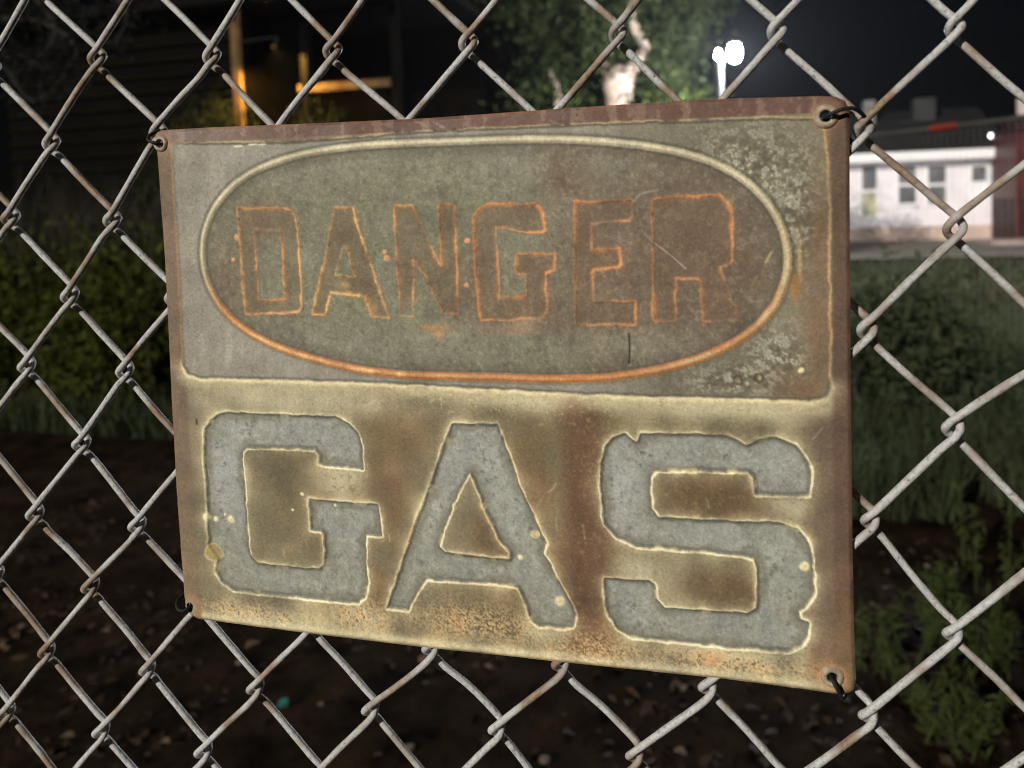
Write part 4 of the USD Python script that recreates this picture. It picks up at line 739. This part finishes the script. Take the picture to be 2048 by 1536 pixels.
# ------------------------------------------------------------------ planting
def shrub(label, centre, spread, n, size, seed, leaf='shrub_leaf', name='shrub'):
    rng = np.random.default_rng(seed); c = np.asarray(centre, float); s = np.asarray(spread, float)
    t = thing(name, label, 'shrub', (c[0], c[1], 0))
    k = rng.standard_normal((n // 30, 3)); k /= np.linalg.norm(k, axis=1, keepdims=True); k *= rng.random((len(k), 1)) ** 0.45
    k = c + k * s; k[:, 2] = np.maximum(k[:, 2], .05)
    pts = np.repeat(k, 30, 0) + rng.standard_normal((len(k) * 30, 3)) * size * 1.9; pts[:, 2] = np.maximum(pts[:, 2], .02)
    obj('foliage', leaves(pts, size * (.6 + .8 * rng.random(len(pts))), rng, aspect=.4), leaf, t)
    st = [tube(spline([(c[0] + a, c[1] + b_, -.05), (c[0] + a * 2, c[1] + b_ * 2, c[2] * .6), tuple(q)], 4), [.018] * 9, 5) for (a, b_), q in zip(rng.normal(0, .12, (9, 2)), k[:9])]
    obj('stem', join(st), 'dark_bark', t)
def ybush(px0, px1, ytop, ybase_px, label, n, size, seed, leaf='shrub_leaf', deep=.6, Yd=None):
    mid_ = on_ground((px0 + px1) / 2, ybase_px) if Yd is None else at((px0 + px1) / 2, 600, Yd)
    yy = mid_[1] + deep; top = at((px0 + px1) / 2, ytop, yy)[2]; w = (at(px1, 600, yy)[0] - at(px0, 600, yy)[0]) / 2
    shrub(label, (at((px0 + px1) / 2, 600, yy)[0], yy, top / 2), (w, deep, top / 2), n, size, seed, leaf)
ybush(-260, 150, 470, 850, 'olive green bush behind the fence at the left edge', 9000, .085, 31)
ybush(90, 420, 500, 860, 'brighter green bush between the left edge and the sign', 9000, .085, 32)
ybush(300, 700, 380, 800, 'tall bush behind the left part of the sign', 7000, .10, 33, deep=.7)
ybush(290, 560, 190, 0, 'amber-lit bush in front of the dark house corner', 8000, .11, 34, leaf='tree_leaf', deep=.55, Yd=14.6)
ybush(540, 760, 222, 0, 'dim bush below the porch beam', 4500, .11, 35, leaf='tree_leaf', deep=.5, Yd=14.9)
ybush(1640, 1990, 560, 880, 'low dark green bush right of the sign, before the far fence', 6000, .07, 36, deep=.5, leaf='grass_green')

ybush(1285, 1425, 168, 0, 'yellow-green bush to the right of the lit trunk, lamplight painted into its leaves', 4500, .13, 37, leaf='lamplit_leaf', deep=.5, Yd=17.6)
ybush(1050, 1215, 188, 0, 'green bush to the left of the lit trunk, lamplight painted into its leaves', 3500, .13, 38, leaf='lamplit_leaf', deep=.5, Yd=18.0)

def stand(name, label, cat, roots, h, w, leaf, seed, kind=None, lean=.4):
    rng = np.random.default_rng(seed)
    if kind: obj(name, blades(roots, h, w, rng, lean), leaf, label=label, category=cat, kind=kind); return
    t = thing(name, label, cat, (roots[:, 0].mean(), roots[:, 1].mean(), 0)); obj('blades', blades(roots, h, w, rng, lean), leaf, t)
rng = np.random.default_rng(71)
c = on_ground(160, 840)
r_ = on_soil(c[0] - .3 + rng.normal(0, .9, 900), c[1] + .9 + rng.normal(0, .35, 900))
stand('tall_grass', 'clump of tall dry grass rising above the bushes on the left', 'grass', r_, 1.5 + .8 * rng.random(900), .006, 'dry_stalk', 72, lean=.25)
# ragged lawn beyond the bare earth
n = 26000
x = rng.uniform(.55, 4.6, n); y = 3.9 + 7 * rng.random(n) ** 1.5; ok = (y > 3.95 + .25 * np.sin(x * 5) + .12 * np.sin(x * 17 + 1)) & (x > .7)
r1 = on_soil(x[ok], y[ok])
x = rng.uniform(-6, -1.2, n // 2); y = 4.75 + 5 * rng.random(n // 2) ** 1.5; r2 = on_soil(x, y)
x = rng.uniform(-4, 12, n); y = 9 + 24 * rng.random(n); far_ok = y < 23; r3 = on_soil(x[far_ok], y[far_ok])
roots = np.vstack([r1, r2, r3])
obj('grass', blades(roots, np.concatenate([.12 + .30 * rng.random(len(r1)), .10 + .25 * rng.random(len(r2)), .05 + .10 * rng.random(len(r3))]), np.concatenate([np.full(len(r1), .004), np.full(len(r2), .005), np.full(len(r3), .012)]), rng, .6), 'grass_green', label='rough dark grass growing beyond the bare earth', category='grass', kind='stuff')
def weed(label, px, py, n, h, seed):
    g = np.random.default_rng(seed); c = on_ground(px, py); t = thing('weed', label, 'weed', (c[0], c[1], 0))
    for i in range(n):
        a = g.uniform(0, 2 * np.pi); le = g.uniform(.1, .55); hh = h * g.uniform(.6, 1.1)
        b_ = c + [g.normal(0, .05), g.normal(0, .05), -.02]; tip = b_ + np.array([math.cos(a) * le * hh, math.sin(a) * le * hh, hh]); p = spline([b_, (b_ + tip) / 2 + [0, 0, .06 * hh], tip], 8)
        obj('stem', tube(p, np.linspace(.004, .0015, len(p)), 5), 'weed_green', t, smooth=True)
        pts = p[g.integers(3, len(p), 34)] + g.normal(0, .014, (34, 3)); obj('leaf_spray', leaves(pts, .03 + .045 * g.random(34), g, aspect=.15), 'weed_green', t, kind='stuff')
weed('feathery weed low at the right edge of the picture', 1985, 1330, 13, .27, 1)
weed('tall weed stalk with a pale tip by the right edge', 2010, 1190, 4, .42, 2)
weed('weed close to the lower right corner of the sign', 1790, 1330, 8, .20, 3)
weed('weed nearest the lower right corner of the picture', 1900, 1480, 11, .22, 4)
weed('small weed on the bare earth right of the sign', 1870, 1215, 5, .20, 5)
weed('straggling weed between the two bigger ones at lower right', 1905, 1290, 7, .24, 6)

# bare earth strewn with dead leaves
n = 9000; x = rng.uniform(-3.6, 3.2, n); y = .35 + 4.6 * rng.random(n) ** 1.3
cl = meshkit.fbm(np.stack([x * 2.6, y * 2.6, x * 0], -1), 3, 12) + .25 * rng.random(n) > .60; x, y = x[cl], y[cl]; n = len(x)
p = on_soil(x, y) + [0, 0, .006]; obj('leaf_litter', leaves(p, .02 + .05 * rng.random(n), rng, flat=.75, aspect=.6), 'dead_leaf', label='dead brown leaves and twigs strewn over the bare earth', category='leaf litter', kind='stuff')
proto = None
for i, (px, py, s) in enumerate(((850, 1325, 1.2), (975, 1345, .7), (1365, 1380, .9), (1090, 1520, .9), (135, 1480, .9), (1905, 1150, 1.1), (1855, 1135, .7), (1930, 1085, .9), (1770, 1180, .6), (45, 1255, .8), (210, 1265, .8), (505, 1290, 1.2), (480, 1325, .8), (1745, 1210, .6), (640, 1420, .6), (820, 1500, .8), (330, 1490, .8), (1360, 1500, .9))):
    c = on_ground(px, py); c[2] = ground_height(np.array([c[0]]), np.array([c[1]]))[0] + .004
    g = np.random.default_rng(300 + i)
    if i % 3 == 0:
        m = trimesh.creation.icosphere(2); v = np.array(m.vertices); v = v * (1 + .5 * (meshkit.fbm(v * 1.6 + i, 3, i)[:, None] - .5)) * np.array([.020, .016, .011]) * s
        obj('stone', (v + c, np.array(m.faces)), 'stone', smooth=True, label='small pale stone lying on the bare earth beyond the fence', category='stone', group='pale stones on the bare earth')
    else:
        t = np.linspace(0, 1, 9); w = np.sin(np.pi * t ** .8) * .35; R = .05 * s
        e = np.stack([np.concatenate([t - .5, t[::-1] - .5]), np.concatenate([w, -w[::-1]])], 1); a = g.uniform(0, 6.28); ca, sa = math.cos(a), math.sin(a)
        v = np.vstack([[0, 0, .004], np.c_[(e[:, 0] * ca - e[:, 1] * sa) * R, (e[:, 0] * sa + e[:, 1] * ca) * R, .004 + (e[:, 1] ** 2) * R * 1.6 + .1 * R * e[:, 0]]]) + c
        f = np.array([[0, j, j + 1] for j in range(1, 18)] + [[0, 18, 1]]); obj('fallen_leaf', (v, f), 'pale_leaf', label='curled pale dead leaf lying on the bare earth beyond the fence', category='leaf', group='pale fallen leaves on the bare earth')
c = on_ground(567, 1412); c[2] = ground_height(np.array([c[0]]), np.array([c[1]]))[0]
m = trimesh.creation.box([.030, .022, .016]); m = m.subdivide().subdivide(); v = np.array(m.vertices); v *= (1 - .12 * (np.abs(v / [.015, .011, .008]) ** 2).sum(1, keepdims=True) / 3) * (1 + .4 * (meshkit.fbm(v * 120, 2, 9)[:, None] - .5)); a = .6
v = v @ np.array([[math.cos(a), math.sin(a), 0], [-math.sin(a), math.cos(a), 0], [.2, .1, 1]])
obj('plastic_scrap', (v + c + [0, 0, .012], np.array(m.faces)), 'teal_plastic', smooth=50, label='small teal piece of litter on the dark earth below the sign', category='litter')

# dark tree whose drooping branches fill the top left corner
def bare_tree():
    Y = 6.5; g = lambda px, py, dy=0: at(px, py, Y + dy)
    b = at(-330, 600, Y + .6); b[2] = -.1; r = np.random.default_rng(8)
    top = g(-260, -120, .5)
    limbs = [[(b, .20), (at(-320, 300, Y + .6), .16), (top, .10)]]
    for pts in ([(-300, 60), (-120, -10), (40, -20), (110, 60), (60, 130)], [(-300, 150), (-90, 60), (60, 40), (150, 95), (100, 190)], [(-290, 230), (-120, 130), (-10, 120), (60, 200), (110, 175)], [(-280, 40), (-60, -90), (160, -60), (250, 20), (230, 90)]):
        limbs.append([(g(x, y, r.normal(0, .12)), w) for (x, y), w in zip(pts, (.06, .035, .022, .013, .006))])
    crown = [(g(x, y, r.normal(0, .3)), (s, .3, s * .7), n) for x, y, s, n in ((60, 20, .28, 260), (150, 60, .25, 220), (0, 110, .2, 160), (90, 140, .2, 160), (230, 10, .3, 200), (-60, 40, .4, 300), (30, 190, .15, 90))]
    tree('dark_tree', 'dark tree with drooping dim branches in the top left corner', b, limbs, crown, 'dark_leaf', 'dark_bark', 51, .085)
bare_tree()
b = at(905, 430, 21.0); b[2] = -.1
tree('dark_tree', 'faint dark tree to the left of the floodlit one', b, [[(b, .2), (at(905, 250, 21), .16), (at(915, 60, 21), .08)], [(at(905, 200, 21), .1), (at(860, 110, 21), .06), (at(830, 40, 21), .03)]],
     [(at(x, y, 21), (.7, .6, .5), n) for x, y, n in ((910, 90, 500), (860, 60, 350), (960, 40, 400), (900, 0, 400), (960, 150, 250))], 'dark_leaf', 'dark_bark', 52, .16)

# ------------------------------------------------------------------ thin haze added to imitate lens bloom round the floodlight
usdkit.material(stage, '/World/Looks/bloom_haze', {'v': ('principled_volume', {'color': (0.9, 0.92, 1.0), 'density': AIR, 'anisotropy': 0.6})}, volume='v.volume')
v, f = box(-72, 72, -22, 122, -1.3, TALLEST[0] + 0.6)
obj('haze', (v, f), 'bloom_haze', kind='stuff', label='faint haze added to give the floodlight its bloom', category='haze')
